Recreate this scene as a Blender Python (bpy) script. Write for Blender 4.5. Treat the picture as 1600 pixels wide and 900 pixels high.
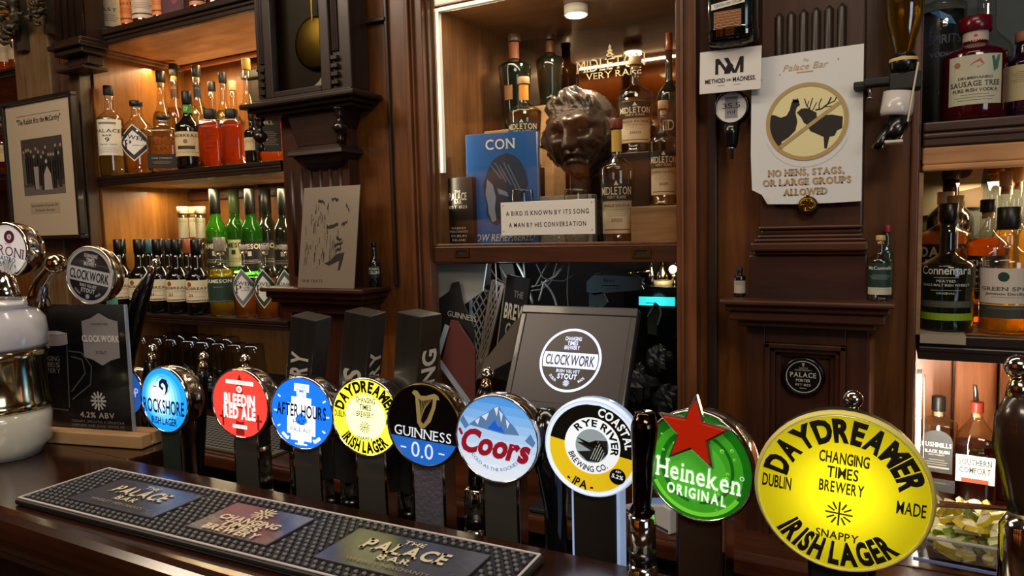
import bpy, math, random
from mathutils import Vector, Matrix, noise
from mathutils.geometry import tessellate_polygon
for o in list(bpy.data.objects): bpy.data.objects.remove(o)
SC = bpy.context.scene
random.seed(7)
PI = math.pi
def R_(a): return math.radians(a)
# ---------------------------------------------------------------- camera
FPX, YAW, PIT, ROL, EYE = 1100.0, R_(28.3), R_(4.83), R_(1.43), 1.45
Fv = Vector((-math.sin(YAW)*math.cos(PIT), math.cos(YAW)*math.cos(PIT), -math.sin(PIT)))
R0 = Vector((math.cos(YAW), math.sin(YAW), 0)); U0 = R0.cross(Fv)
Rv = R0*math.cos(ROL)-U0*math.sin(ROL); Uv = U0*math.cos(ROL)+R0*math.sin(ROL)
CP = Vector((0, 0, EYE))
cd = bpy.data.cameras.new('camera'); cam = bpy.data.objects.new('camera', cd)
SC.collection.objects.link(cam); SC.camera = cam
cam.matrix_world = Matrix.Translation(CP) @ Matrix((Rv, Uv, -Fv)).transposed().to_4x4()
cd.sensor_width = 36; cd.lens = 36*FPX/1600; cd.clip_start = .02
def ray(px, py): return Fv+Rv*((px-800)/FPX)+Uv*((450-py)/FPX)
def P(px, py, Y):                      # point of the plane y = Y seen at a pixel of the photo
    d = ray(px, py); return CP+d*(Y/d.y)
def PZ(px, py, z):                     # same on a horizontal plane
    d = ray(px, py); return CP+d*((z-EYE)/d.z)
def dep(q): return (Vector(q)-CP).dot(Fv)
# ---------------------------------------------------------------- world, exposure, large lights
SC.view_settings.view_transform = 'Standard'; SC.view_settings.look = 'None'
SC.view_settings.exposure = 0.0; SC.view_settings.gamma = 1.0
w = bpy.data.worlds.new('world'); SC.world = w; w.use_nodes = True
w.node_tree.nodes['Background'].inputs[0].default_value = (.9, .8, .7, 1)
w.node_tree.nodes['Background'].inputs[1].default_value = .03
SC.cycles.use_denoising = True
SC.cycles.max_bounces = 10; SC.cycles.transparent_max_bounces = 16; SC.cycles.caustics_refractive = False; SC.cycles.caustics_reflective = False
SC.cycles.sample_clamp_indirect = 4
def area(name, loc, rot, sx, sy, power, col):
    l = bpy.data.lights.new(name, 'AREA'); l.shape = 'RECTANGLE'; l.size = sx; l.size_y = sy; l.energy = power; l.color = col
    o = bpy.data.objects.new(name, l); o.location = loc; o.rotation_euler = rot; SC.collection.objects.link(o); return o
def point(name, loc, power, col, r=.01):
    l = bpy.data.lights.new(name, 'POINT'); l.energy = power; l.color = col; l.shadow_soft_size = r
    o = bpy.data.objects.new(name, l); o.location = loc; SC.collection.objects.link(o); return o
AMB = 1.25
area('room_fill_front', (.7, -.9, 2.85), (R_(25), 0, 0), 1.2, .5, 26*AMB, (1, .84, .66))  # this and the next two: unseen soft fill added for room ambience
area('room_fill_left', (-2.3, .12, 2.85), (R_(25), 0, 0), 1.2, .5, 24*AMB, (1, .8, .6))
area('room_fill_over_bar', (-.9, .75, 2.85), (R_(8), 0, 0), 2.6, .2, 13*AMB, (1, .85, .68))
area('room_fill_cool', (2.6, -1.6, 1.9), (R_(90), 0, R_(55)), 1.2, 1.2, 16*AMB, (.75, .87, 1))  # unseen cool fill added from the right, no window built
# ---------------------------------------------------------------- materials
def lin(h):
    h = h.lstrip('#'); c = [int(h[i:i+2], 16)/255 for i in (0, 2, 4)]
    return tuple(x/12.92 if x <= .04045 else ((x+.055)/1.055)**2.4 for x in c)+(1,)
MC = {}
def sets(b, **k):
    for n, v in k.items():
        n = n.replace('_', ' ')
        if n in b.inputs: b.inputs[n].default_value = v
def pm(col, rough=.5, metal=0, em=0, emcol=None, coat=0, trans=0, ior=1.45, spec=.5, bump=0, bscale=60):
    key = (col, rough, metal, em, emcol, coat, trans, ior, spec, bump, bscale)
    if key in MC: return MC[key]
    m = bpy.data.materials.new('m'+col.strip('#')); m.use_nodes = True; nt = m.node_tree; b = nt.nodes['Principled BSDF']
    sets(b, Base_Color=lin(col), Roughness=rough, Metallic=metal, Emission_Strength=em, Emission_Color=lin(emcol or col),
         Coat_Weight=coat, Coat_Roughness=.08, Transmission_Weight=trans, IOR=ior, Specular_IOR_Level=spec)
    n = nt.nodes.new('ShaderNodeTexNoise'); n.inputs['Scale'].default_value = bscale; n.inputs['Detail'].default_value = 3
    tc = nt.nodes.new('ShaderNodeTexCoord'); nt.links.new(tc.outputs['Object'], n.inputs['Vector'])
    if bump:
        bp = nt.nodes.new('ShaderNodeBump'); bp.inputs['Strength'].default_value = bump; bp.inputs['Distance'].default_value = .004
        nt.links.new(n.outputs['Fac'], bp.inputs['Height']); nt.links.new(bp.outputs['Normal'], b.inputs['Normal'])
    elif not em and not trans and not metal:      # faint wear in the roughness
        mr = nt.nodes.new('ShaderNodeMapRange'); mr.inputs['To Min'].default_value = max(0, rough-.06); mr.inputs['To Max'].default_value = min(1, rough+.08)
        nt.links.new(n.outputs['Fac'], mr.inputs['Value']); nt.links.new(mr.outputs['Result'], b.inputs['Roughness'])
    MC[key] = m; return m
def wood(c1, c2, scale=(14, 14, 1.3), rough=.42, coat=.12, bump=.12):
    key = ('w', c1, c2, scale, rough, coat)
    if key in MC: return MC[key]
    m = bpy.data.materials.new('wood'); m.use_nodes = True; nt = m.node_tree; b = nt.nodes['Principled BSDF']
    sets(b, Roughness=rough, Coat_Weight=coat, Coat_Roughness=.15, Specular_IOR_Level=.4)
    tc = nt.nodes.new('ShaderNodeTexCoord'); mp = nt.nodes.new('ShaderNodeMapping'); mp.inputs['Scale'].default_value = scale
    nt.links.new(tc.outputs['Object'], mp.inputs['Vector'])
    n1 = nt.nodes.new('ShaderNodeTexNoise'); n1.inputs['Scale'].default_value = 3.2; n1.inputs['Detail'].default_value = 8; n1.inputs['Roughness'].default_value = .65; n1.inputs['Distortion'].default_value = .6
    nt.links.new(mp.outputs['Vector'], n1.inputs['Vector'])
    n2 = nt.nodes.new('ShaderNodeTexNoise'); n2.inputs['Scale'].default_value = 3; n2.inputs['Detail'].default_value = 4
    nt.links.new(tc.outputs['Object'], n2.inputs['Vector'])
    ad = nt.nodes.new('ShaderNodeMath'); ad.operation = 'MULTIPLY_ADD'; ad.inputs[1].default_value = .6; ad.inputs[2].default_value = -.1
    nt.links.new(n1.outputs['Fac'], ad.inputs[0])
    a2 = nt.nodes.new('ShaderNodeMath'); a2.operation = 'MULTIPLY_ADD'; a2.inputs[1].default_value = .6
    nt.links.new(n2.outputs['Fac'], a2.inputs[0]); nt.links.new(ad.outputs[0], a2.inputs[2])
    cr = nt.nodes.new('ShaderNodeValToRGB'); cr.color_ramp.elements[0].position = .32; cr.color_ramp.elements[1].position = .68
    cr.color_ramp.elements[0].color = lin(c1); cr.color_ramp.elements[1].color = lin(c2)
    nt.links.new(a2.outputs[0], cr.inputs['Fac']); nt.links.new(cr.outputs['Color'], b.inputs['Base Color'])
    bp = nt.nodes.new('ShaderNodeBump'); bp.inputs['Strength'].default_value = bump; bp.inputs['Distance'].default_value = .003
    nt.links.new(n1.outputs['Fac'], bp.inputs['Height']); nt.links.new(bp.outputs['Normal'], b.inputs['Normal'])
    MC[key] = m; return m
def thin_glass(tint='#f8f9f6', edge='#c4c2b0', gl=.14):
    key = ('g', tint, edge, gl)
    if key in MC: return MC[key]
    m = bpy.data.materials.new('glass'); m.use_nodes = True; nt = m.node_tree; nt.nodes.clear()
    out = nt.nodes.new('ShaderNodeOutputMaterial'); tr = nt.nodes.new('ShaderNodeBsdfTransparent'); g = nt.nodes.new('ShaderNodeBsdfGlossy')
    g.inputs['Roughness'].default_value = .03
    lw = nt.nodes.new('ShaderNodeLayerWeight'); lw.inputs['Blend'].default_value = .35
    cr = nt.nodes.new('ShaderNodeValToRGB'); cr.color_ramp.elements[0].position = .45; cr.color_ramp.elements[1].position = .98
    cr.color_ramp.elements[0].color = lin(tint); cr.color_ramp.elements[1].color = lin(edge)
    nt.links.new(lw.outputs['Facing'], cr.inputs['Fac']); nt.links.new(cr.outputs['Color'], tr.inputs['Color'])
    fr = nt.nodes.new('ShaderNodeMath'); fr.operation = 'POWER'; fr.inputs[1].default_value = 4.0; nt.links.new(lw.outputs['Facing'], fr.inputs[0]); lw.inputs['Blend'].default_value = .5
    ad = nt.nodes.new('ShaderNodeMath'); ad.operation = 'MULTIPLY_ADD'; ad.inputs[1].default_value = .55; ad.inputs[2].default_value = gl*.7; ad.use_clamp = True
    nt.links.new(fr.outputs[0], ad.inputs[0])
    mx = nt.nodes.new('ShaderNodeMixShader'); nt.links.new(ad.outputs[0], mx.inputs[0]); nt.links.new(tr.outputs[0], mx.inputs[1]); nt.links.new(g.outputs[0], mx.inputs[2])
    nt.links.new(mx.outputs[0], out.inputs['Surface']); MC[key] = m; return m
def backlit(col):                       # translucent printed plastic, lit from inside by a lamp
    key = ('b', col)
    if key in MC: return MC[key]
    m = bpy.data.materials.new('backlit'); m.use_nodes = True; nt = m.node_tree; nt.nodes.clear()
    out = nt.nodes.new('ShaderNodeOutputMaterial'); t = nt.nodes.new('ShaderNodeBsdfTranslucent'); d = nt.nodes.new('ShaderNodeBsdfPrincipled')
    t.inputs[0].default_value = lin(col); sets(d, Base_Color=lin(col), Roughness=.3, Coat_Weight=.3)
    mx = nt.nodes.new('ShaderNodeMixShader'); mx.inputs[0].default_value = .45
    nt.links.new(t.outputs[0], mx.inputs[1]); nt.links.new(d.outputs[0], mx.inputs[2]); nt.links.new(mx.outputs[0], out.inputs['Surface']); MC[key] = m; return m
MAH = wood('#301706', '#6e3f14'); PIL = wood('#200e07', '#452310'); MAHH = wood('#200e07', '#4c2712', (1.3, 14, 14)); GOLN = wood('#6a3f16', '#a56b2c', (14, 14, 1.3), .4, .1)
DRK = wood('#140b07', '#2e1c12'); DRKH = wood('#140b07', '#2e1c12', (1.3, 14, 14))
MID = wood('#3b2010', '#744524'); MIDH = wood('#3b2010', '#744524', (1.3, 14, 14))
GOLDW = wood('#7a4a20', '#c08448', (9, 9, .8), .5, .1); GOLDH = wood('#8a5a34', '#cf9a66', (.8, 6, 6), .6, .05)
PALEW = wood('#6d4d33', '#a98056', (1.3, 10, 10), .6, .05); OAK = wood('#a57b50', '#d2a878', (1.5, 12, 12), .6, .05)
WALN = wood('#54331c', '#94663c', (16, 16, .9), .4, .2); BARW = wood('#170a05', '#33190c', (1, 10, 10), .16, .7)
CNTW = wood('#2a130a', '#5a2e18', (1, 10, 10), .3, .4)
CHROME = pm('#d8d4cc', .1, 1); CHROMW = pm('#c9b68f', .14, 1); BRASS = pm('#b08a3c', .25, 1); OLDBR = pm('#6d5526', .38, 1)
BLK = pm('#0b0b0c', .25, coat=.4); BLKM = pm('#111112', .6); STEEL = pm('#8d8f90', .35, 1)
WHT = pm('#e6e2d8', .5); GLASS = thin_glass(); MIRROR = pm('#b9a690', .03, 1)
# ---------------------------------------------------------------- mesh helpers
class MB:
    def __init__(s): s.v = []; s.f = []; s.m = []; s.s = []
    def add(s, vs, fs, mat=0, smooth=False, M=None):
        n = len(s.v)
        s.v += [(M @ Vector(p)) if M else Vector(p) for p in vs]
        for f in fs: s.f.append([i+n for i in f]); s.m.append(mat); s.s.append(smooth)
        return s
    def box(s, x0, x1, y0, y1, z0, z1, mat=0, M=None):
        x0, x1 = min(x0, x1), max(x0, x1); y0, y1 = min(y0, y1), max(y0, y1); z0, z1 = min(z0, z1), max(z0, z1)
        v = [(x0, y0, z0), (x1, y0, z0), (x1, y1, z0), (x0, y1, z0), (x0, y0, z1), (x1, y0, z1), (x1, y1, z1), (x0, y1, z1)]
        return s.add(v, [(0, 3, 2, 1), (4, 5, 6, 7), (0, 1, 5, 4), (1, 2, 6, 5), (2, 3, 7, 6), (3, 0, 4, 7)], mat, False, M)
    def lathe(s, prof, seg=24, mat=0, M=None, n=2, ax=1, ay=1, matf=None, caps=True):
        # prof: (radius, z); cross-section a superellipse of exponent n
        vs = []; fs = []; k = len(prof)
        for r, z in prof:
            for i in range(seg):
                a = 2*PI*(i+.5)/seg; c, q = math.cos(a), math.sin(a)
                g = 1 if n == 2 else (abs(c)**n+abs(q)**n)**(-1/n)
                vs.append((r*ax*c*g, r*ay*q*g, z))
        base = len(s.v); s.v += [(M @ Vector(p)) if M else Vector(p) for p in vs]
        for j in range(k-1):
            mm = matf(j) if matf else mat
            for i in range(seg):
                i2 = (i+1) % seg
                s.f.append([base+j*seg+i, base+j*seg+i2, base+(j+1)*seg+i2, base+(j+1)*seg+i]); s.m.append(mm); s.s.append(True)
        if caps:
            if prof[0][0] > 1e-5: s.f.append([base+i for i in reversed(range(seg))]); s.m.append(matf(0) if matf else mat); s.s.append(False)
            if prof[-1][0] > 1e-5: s.f.append([base+(k-1)*seg+i for i in range(seg)]); s.m.append(matf(k-2) if matf else mat); s.s.append(False)
        return s
    def tube(s, pts, r, seg=8, mat=0):
        pts = [Vector(p) for p in pts]; rr = r if isinstance(r, (list, tuple)) else [r]*len(pts)
        t0 = (pts[1]-pts[0]).normalized(); nrm = t0.orthogonal().normalized(); vs = []; fs = []
        for i, p in enumerate(pts):
            t = (pts[min(i+1, len(pts)-1)]-pts[max(i-1, 0)]).normalized()
            nrm = (nrm-t*nrm.dot(t)).normalized(); b = t.cross(nrm)
            for k in range(seg):
                a = 2*PI*k/seg; vs.append(p+(nrm*math.cos(a)+b*math.sin(a))*rr[i])
        for j in range(len(pts)-1):
            for k in range(seg):
                k2 = (k+1) % seg; fs.append((j*seg+k, j*seg+k2, (j+1)*seg+k2, (j+1)*seg+k))
        fs.append(tuple(reversed(range(seg)))); fs.append(tuple((len(pts)-1)*seg+k for k in range(seg)))
        return s.add(vs, fs, mat, True)
    def ball(s, c, r, seg=14, mat=0, sz=1):
        return s.lathe([(max(1e-5, r*math.sin(PI*i/10)), -r*sz*math.cos(PI*i/10)) for i in range(11)], seg, mat, Matrix.Translation(c), caps=False)
    def prism(s, pts, y0, y1, mat=0, M=None):       # outline in x-z, thickness along y
        n = len(pts); vs = [(x, y0, z) for x, z in pts]+[(x, y1, z) for x, z in pts]
        tri = tessellate_polygon([[Vector((x, z, 0)) for x, z in pts]])
        a = sum(pts[i][0]*pts[(i+1) % n][1]-pts[(i+1) % n][0]*pts[i][1] for i in range(n))
        fs = []
        for t in tri:
            p = [pts[i] for i in t]; ar = (p[1][0]-p[0][0])*(p[2][1]-p[0][1])-(p[2][0]-p[0][0])*(p[1][1]-p[0][1])
            t = list(t) if ar > 0 else list(reversed(t))
            fs.append(t); fs.append([i+n for i in reversed(t)])
        for i in range(n):
            j = (i+1) % n; fs.append((i, i+n, j+n, j) if a > 0 else (j, j+n, i+n, i))
        return s.add(vs, fs, mat, False, M)
    def plank(s, a, b, wd, th, mat=0):              # a thin bar between two points
        a, b = Vector(a), Vector(b); t = (b-a); L = t.length; t.normalize()
        sd = t.cross(Vector((0, 1, 0))).normalized(); q = sd.cross(t)
        M = Matrix.Translation(a) @ Matrix((sd, q, t)).transposed().to_4x4()
        return s.box(-wd/2, wd/2, -th/2, th/2, 0, L, mat, M)
def link(o): SC.collection.objects.link(o); return o
def obj(name, mb, mats, parent=None, bevel=0, M=None, label=None, kind=None):
    me = bpy.data.meshes.new(name); me.from_pydata([tuple(p) for p in mb.v], [], mb.f)
    for m in (mats if isinstance(mats, (list, tuple)) else [mats]): me.materials.append(m)
    me.polygons.foreach_set('material_index', mb.m); me.polygons.foreach_set('use_smooth', mb.s); me.update()
    o = link(bpy.data.objects.new(name, me))
    if parent: o.parent = parent
    if M: o.matrix_local = M
    if bevel:
        b = o.modifiers.new('bevel', 'BEVEL'); b.width = bevel; b.segments = 2; b.limit_method = 'ANGLE'
    if label: o['label'] = label
    if kind: o['kind'] = kind
    return o
def tag(o, label, cat, group=None):
    o['label'] = label; o['category'] = cat
    if group: o['group'] = group
    return o
def thing(name, label, cat, loc, rz=0, group=None):
    o = link(bpy.data.objects.new(name, None)); o.location = loc; o.rotation_euler = (0, 0, rz); o.empty_display_size = .02
    return tag(o, label, cat, group)
def struct(name, mb, mats, bevel=0, parent=None):
    return obj(name, mb, mats, parent, bevel, kind=None if parent else 'structure')
# ---------------------------------------------------------------- lettering
GC = {}
def glyph(ch, bold):
    k = (ch, bold)
    if k not in GC:
        c = bpy.data.curves.new('t', 'FONT'); c.body = ch; c.resolution_u = 3; c.offset = bold; c.fill_mode = 'FRONT'
        o = bpy.data.objects.new('t', c); me = o.to_mesh()
        vs = [(v.co.x, v.co.y) for v in me.vertices]; fs = []
        for p in me.polygons:
            q = [vs[i] for i in p.vertices]; a = sum(q[i][0]*q[(i+1) % len(q)][1]-q[(i+1) % len(q)][0]*q[i][1] for i in range(len(q)))
            fs.append(list(p.vertices) if a > 0 else list(reversed(p.vertices)))
        o.to_mesh_clear(); bpy.data.objects.remove(o); bpy.data.curves.remove(c)
        x0 = min((v[0] for v in vs), default=0); x1 = max((v[0] for v in vs), default=.3)
        GC[k] = ([(x-x0, y) for x, y in vs], fs, x1-x0)
    return GC[k]
CAP = max(v[1] for v in glyph('H', 0)[0])
SER = {'A': ((0, 1), ()), 'B': ((0,), (0,)), 'D': ((0,), (0,)), 'E': ((0,), (0,)), 'F': ((0,), (0,)), 'H': ((0, 1), (0, 1)), 'I': ((.5,), (.5,)),
       'K': ((0, 1), (0, 1)), 'L': ((0,), (0,)), 'M': ((0, 1), (0, 1)), 'N': ((0,), (0, 1)), 'P': ((0,), (0,)), 'R': ((0, 1), (0,)),
       'T': ((.5,), ()), 'U': ((), (0, 1)), 'V': ((), (0, 1)), 'W': ((), (0, 1)), 'Y': ((.5,), (0, 1)), 'X': ((0, 1), (0, 1)), 'h': ((0, 1), ()), 'n': ((0, 1), ()), 'k': ((0, 1), ()), 'i': ((.5,), ())}
def text_geo(s, bold=.0, serif=False, gap=.07):
    vs = []; fs = []; x = 0
    for ch in s:
        if ch == ' ': x += .3; continue
        gv, gf, wd = glyph(ch, bold); n = len(vs)
        vs += [(x+a, b) for a, b in gv]; fs += [[i+n for i in f] for f in gf]
        if serif and ch in SER:
            st = .1+bold
            for k, fr in enumerate(SER[ch]):
                for u in fr:
                    cx = x+st/2+(wd-st)*u; y0 = 0 if k == 0 else CAP-.06; n = len(vs)
                    vs += [(cx-st*.95, y0-bold), (cx+st*.95, y0-bold), (cx+st*.95, y0+.06+bold), (cx-st*.95, y0+.06+bold)]; fs.append([n, n+1, n+2, n+3])
        x += wd+gap+(.05 if serif else 0)
    return vs, fs, max(.01, x-gap)
class Dec:                                # flat print, drawn in x-z, layers slightly proud of each other
    def __init__(s): s.p = []; s.mats = []
    def mi(s, m):
        if m not in s.mats: s.mats.append(m)
        return s.mats.index(m)
    def poly(s, pts, m, L=1):
        tri = tessellate_polygon([[Vector((x, z, 0)) for x, z in pts]]); fs = []
        for t in tri:
            p = [pts[i] for i in t]; ar = (p[1][0]-p[0][0])*(p[2][1]-p[0][1])-(p[2][0]-p[0][0])*(p[1][1]-p[0][1])
            fs.append(list(t) if ar > 0 else list(reversed(t)))
        s.p.append((list(pts), fs, s.mi(m), L)); return s
    def rect(s, x0, z0, x1, z1, m, L=0, n=1):
        vs = []; fs = []
        for i in range(n+1): x = x0+(x1-x0)*i/n; vs += [(x, z0), (x, z1)]
        for i in range(n): fs.append([2*i, 2*i+2, 2*i+3, 2*i+1])
        s.p.append((vs, fs, s.mi(m), L)); return s
    def line(s, a, b, wd, m, L=1):
        d = Vector((b[0]-a[0], b[1]-a[1])); d.normalize(); q = Vector((-d.y, d.x))*wd/2
        return s.poly([(a[0]-q.x, a[1]-q.y), (b[0]-q.x, b[1]-q.y), (b[0]+q.x, b[1]+q.y), (a[0]+q.x, a[1]+q.y)], m, L)
    def ring(s, cx, cz, r0, r1, m, L=0, seg=48, a0=0, a1=360, ez=1):
        vs = []; fs = []
        for i in range(seg+1):
            a = R_(a0+(a1-a0)*i/seg); vs += [(cx+r0*math.cos(a), cz+r0*ez*math.sin(a)), (cx+r1*math.cos(a), cz+r1*ez*math.sin(a))]
        for i in range(seg): fs.append([2*i, 2*i+1, 2*i+3, 2*i+2])
        s.p.append((vs, fs, s.mi(m), L)); return s
    def disc(s, cx, cz, r, m, L=0, seg=48, nr=4, ez=1):
        for k in range(nr): s.ring(cx, cz, r*k/nr, r*(k+1)/nr, m, L, seg, ez=ez)
        return s
    def seg(s, r, z0, z1, m, L=1, n=24):      # slice of a circle between two heights
        vs = []; fs = []
        for i in range(n+1):
            z = z0+(z1-z0)*i/n; x = math.sqrt(max(0, r*r-z*z))
            vs += [(-x, z), (-x/3, z), (x/3, z), (x, z)]
        for i in range(n):
            for k in range(3): fs.append([4*i+k, 4*i+k+1, 4*i+5+k, 4*i+4+k])
        s.p.append((vs, fs, s.mi(m), L)); return s
    def burst(s, cx, cz, r, wd, m, L=1, n=12):
        for i in range(n):
            a = 2*PI*i/n; r0 = 0 if i % 3 == 0 else r*.38
            s.line((cx+r0*math.cos(a), cz+r0*math.sin(a)), (cx+r*math.cos(a), cz+r*math.sin(a)), wd, m, L)
        return s
    def text(s, t, cx, cz, h, wd, m, L=2, bold=.0, serif=False, arc=None, shear=0, rot=0, gap=.07):
        vs, fs, W = text_geo(t, bold, serif, gap); k = h/CAP; kx = (wd/W) if wd else k; o = []
        for x, y in vs:
            x = (x-W/2)*kx; y = (y-(0 if arc else CAP/2))*k; x += y*shear
            if arc:
                Rr, ac, dr = arc; a = R_(ac)-dr*x/Rr; q = Rr+dr*y; x, y = q*math.cos(a), q*math.sin(a)
            elif rot: x, y = x*math.cos(rot)-y*math.sin(rot), x*math.sin(rot)+y*math.cos(rot)
            o.append((cx+x, cz+y))
        s.p.append((o, fs, s.mi(m), L)); return s
    def mb(s, fn=None, eps=.0005):
        b = MB(); fn = fn or (lambda x, z, L: (x, -L*eps, z))
        for vs, fs, m, L in s.p: b.add([fn(x, z, L) for x, z in vs], fs, m)
        return b
    def obj(s, name, parent=None, fn=None, eps=.0005, M=None, label=None): return obj(name, s.mb(fn, eps), s.mats, parent, M=M, label=label)
CRM = pm('#d9cfb4', .6); CRM2 = pm('#b9a57a', .6); INK = pm('#17130f', .6); TAN = pm('#a98b52', .6); PAPER = pm('#cfd0cf', .55)

# ================================================================ the setting
def X(px, py, Y): return P(px, py, Y).x
def Zp(px, py, Y): return P(px, py, Y).z
W = 1.70; BK = 2.12; BARZ = 1.10; CZ = .75
xa = X(38, 120, 1.68); xb = X(88, 120, 1.68); xc = X(147, 250, W); xd = X(450, 400, W); xe = -1.186; xf = -.445; xg = .052; xh = .85
TS = Zp(143, 56, 1.72)          # top of the left top shelf
MS = Zp(300, 264, 1.72); LS = 1.163; LEDZ = 1.286
struct('floor', MB().box(-4.4, 3, -3, 2.3, -.06, 0), wood('#2a1a10', '#4a3020', (8, 1, 8)))
struct('ceiling', MB().box(-4.4, 3, -3, 2.3, 3.1, 3.2), pm('#8a7a60', .8))
struct('wall_left', MB().box(-4.5, -4.4, -3, 2.3, 0, 3.1), MAH)
struct('wall_right', MB().box(3, 3.1, -3, 2.3, 0, 3.1), MAH)
struct('wall_front', MB().box(-4.4, 3, -3.1, -3, 0, 3.1), MAH)
for a, b in ((xa, xc), (xd, xe), (xf, xg), (xh, 3)): struct('wall_back', MB().box(a, b, W, BK+.06, 0, 3.1), MAH)
struct('wall_back_upper', MB().box(xe, xf, W, BK+.1, 2.32, 3.1).box(xc, xd, W+.02, BK, 2.85, 3.1).box(xg, xh, W, BK, 2.3, 3.1), MAH)
struct('wall_back_panelling', MB().box(xc-.02, xd+.02, BK, BK+.06, 0, 3.1).box(-4.4, xa+.02, BK, BK+.06, 0, 3.1), GOLN)
struct('wall_back_recess', MB().box(xe-.02, xf+.02, BK, BK+.06, 0, 1.36), pm('#241c17', .7))
# niche side linings (the left one is visible)
struct('trim_1', MB().box(xc-.004, xc+.012, W+.015, BK, LS+.02, 2.85), GOLN)
struct('trim_2', MB().box(xd-.012, xd+.004, W+.015, BK, LS+.02, 2.85), MID)
# mirror strip behind the middle shelf of the left niche with its dark rail
struct('trim_3', MB().box(xc+.42, xd-.02, BK-.012, BK-.002, MS+.25, TS-.14).box(xc+.40, xd, BK-.03, BK-.002, TS-.15, TS-.115), DRKH, .003)
# vertical joints of the board back of the lower left compartment
struct('trim_4', MB().box(-2.34, -2.315, BK-.022, BK-.001, LS+.1, MS-.03).box(xc+.01, xd, BK-.02, BK-.001, MS-.085, MS-.045), MIDH, .004)

def shelf(name, label, x0, x1, y0, y1, zt, th, m, under, lip=.012, rz=0):
    t = thing(name, label, 'shelf', (x0, y0, zt-th), rz)
    obj('board', MB().box(0, x1-x0, .02, y1-y0, 0, th), under, t, .002)
    obj('front_edge', MB().box(0, x1-x0, 0, .022, -.004, th).box(0, x1-x0, -lip, .004, th*.55, th).box(0, x1-x0, -lip*.5, .004, th*.25, th*.5), m, t, .004)
    return t
ts = shelf('shelf', 'topmost left shelf with dark moulded edge and pale worn underside, over the pale whiskeys', xc+.012, xd-.012, 1.70, BK-.002, TS, TS-Zp(143, 77, 1.72), DRKH, GOLDH)
obj('underside_bead', MB().tube([(.01, BK-1.73, -.012), (xd-xc-.04, BK-1.73, -.012)], .011), pm('#b5764c', .5), ts)
obj('underside_cleat', MB().box(.0, .02, .02, BK-1.715, -.02, -.0005).box(.02, .034, .02, BK-1.715, -.01, -.0005), PALEW, ts, .003)
shelf('shelf', 'middle left shelf with a thin dark edge carrying two rows of bottles', xc+.012, xd-.012, 1.70, BK-.002, MS, .034, DRKH, PALEW, .003)
ls = shelf('shelf', 'lowest left shelf carrying black stout-shouldered and diamond labelled bottles', xc-.2, xd+.0, 1.685, BK-.002, LS, .03, DRKH, DRKH, .004)
SZ = LS+.115
st = tag(obj('riser', MB().box(xc+.014, xd-.014, 1.93, BK-.025, LS+.0005, SZ), DRKH, None, .002), 'low dark wooden step raising the back row of green bottles', 'shelf riser')
# far left niche
xl = -4.35
fls = shelf('shelf', 'far left shelf behind the carved bracket, sparkling with small lights', xl, xa-.004, 1.72, BK-.002, Zp(20, 106, 1.72), .03, DRKH, GOLDH)
shelf('shelf', 'far left lower shelf partly hidden behind the framed picture', xl, xa-.004, 1.72, BK-.002, Zp(20, 268, 1.72), .03, DRKH, GOLDH)
# plain pilaster, fluted column and capital at the left
struct('trim_5', MB().box(xa-.02, xb, 1.655, W+.001, 0, 3.1), wood('#4b3824', '#7d6240', (14, 14, 1.3), .5, .1), .006)
cx0, cx1 = X(90, 40, 1.62), X(128, 40, 1.62); zc0 = Zp(110, 62, 1.60)
m = MB()
for i in range(4):
    xx = cx0+.012+(cx1-cx0-.024)*i/3; m.tube([(xx, 1.625, zc0), (xx, 1.625, 3.0)], .017)
m.box(cx0-.01, cx1+.01, 1.63, W+.001, zc0, 3.0); struct('trim_6', m, DRK)
m = MB(); xm = (cx0+cx1)/2; hw = (cx1-cx0)/2
for dz, ww, dd, hh in ((0, .018, .022, .016), (-.018, .028, .032, .018), (-.038, .014, .015, .020), (-.065, -.01, -.02, .034), (-.10, .014, .014, .012)):
    m.box(xm-hw-ww, xm+hw+ww, 1.62-dd, W+.001, zc0+dz-hh/2, zc0+dz+hh/2)
struct('trim_7', m, DRKH, .004)
struct('trim_8', MB().box(xb+.02, xc+.004, 1.66, W+.001, 0, zc0-.05), wood('#2a1a10', '#5d412a'), .005)
# middle wall: pilaster, panels, casing of the cabinet
a0, a1 = X(455, 460, 1.66), X(556, 460, 1.66)
m = MB().box(a0, a1, 1.655, W+.001, 0, 3.1)
struct('trim_9', m, PIL, .004)
m = MB()
for i in range(6):
    xx = a0+.035+(a1-a0-.07)*i/5; m.tube([(xx, 1.658, Zp(510, 430, 1.66)), (xx, 1.658, Zp(510, 262, 1.66))], .009)
struct('trim_10', m, DRK)
p0 = X(612, 300, 1.69)
struct('trim_11', MB().box(p0-.006, p0+.006, 1.69, W+.001, LEDZ, 2.2).box(a1, p0, 1.685, W+.001, Zp(590, 28, 1.69)-.012, Zp(590, 28, 1.69)), DRK, .003)
c0, c1 = X(640, 300, 1.66), X(668, 300, 1.66)
struct('trim_12', MB().box(c0, c1, 1.66, W+.001, 0, 3.1).box(c0+.012, c0+.022, 1.65, 1.67, 0, 3.1).box(c0+.03, c0+.036, 1.65, 1.67, 0, 3.1), MID, .003)
d0, d1 = X(1067, 300, 1.66), X(1088, 300, 1.66)
struct('trim_13', MB().box(xf-.003, d1, 1.66, W+.001, 0, 3.1).box(xf+.01, xf+.017, 1.652, 1.67, 0, 3.1), MID, .003)
struct('trim_14', MB().box(X(1106, 300, 1.68), X(1120, 300, 1.68), 1.68, W+.001, 0, 3.1), DRK, .003)
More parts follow.
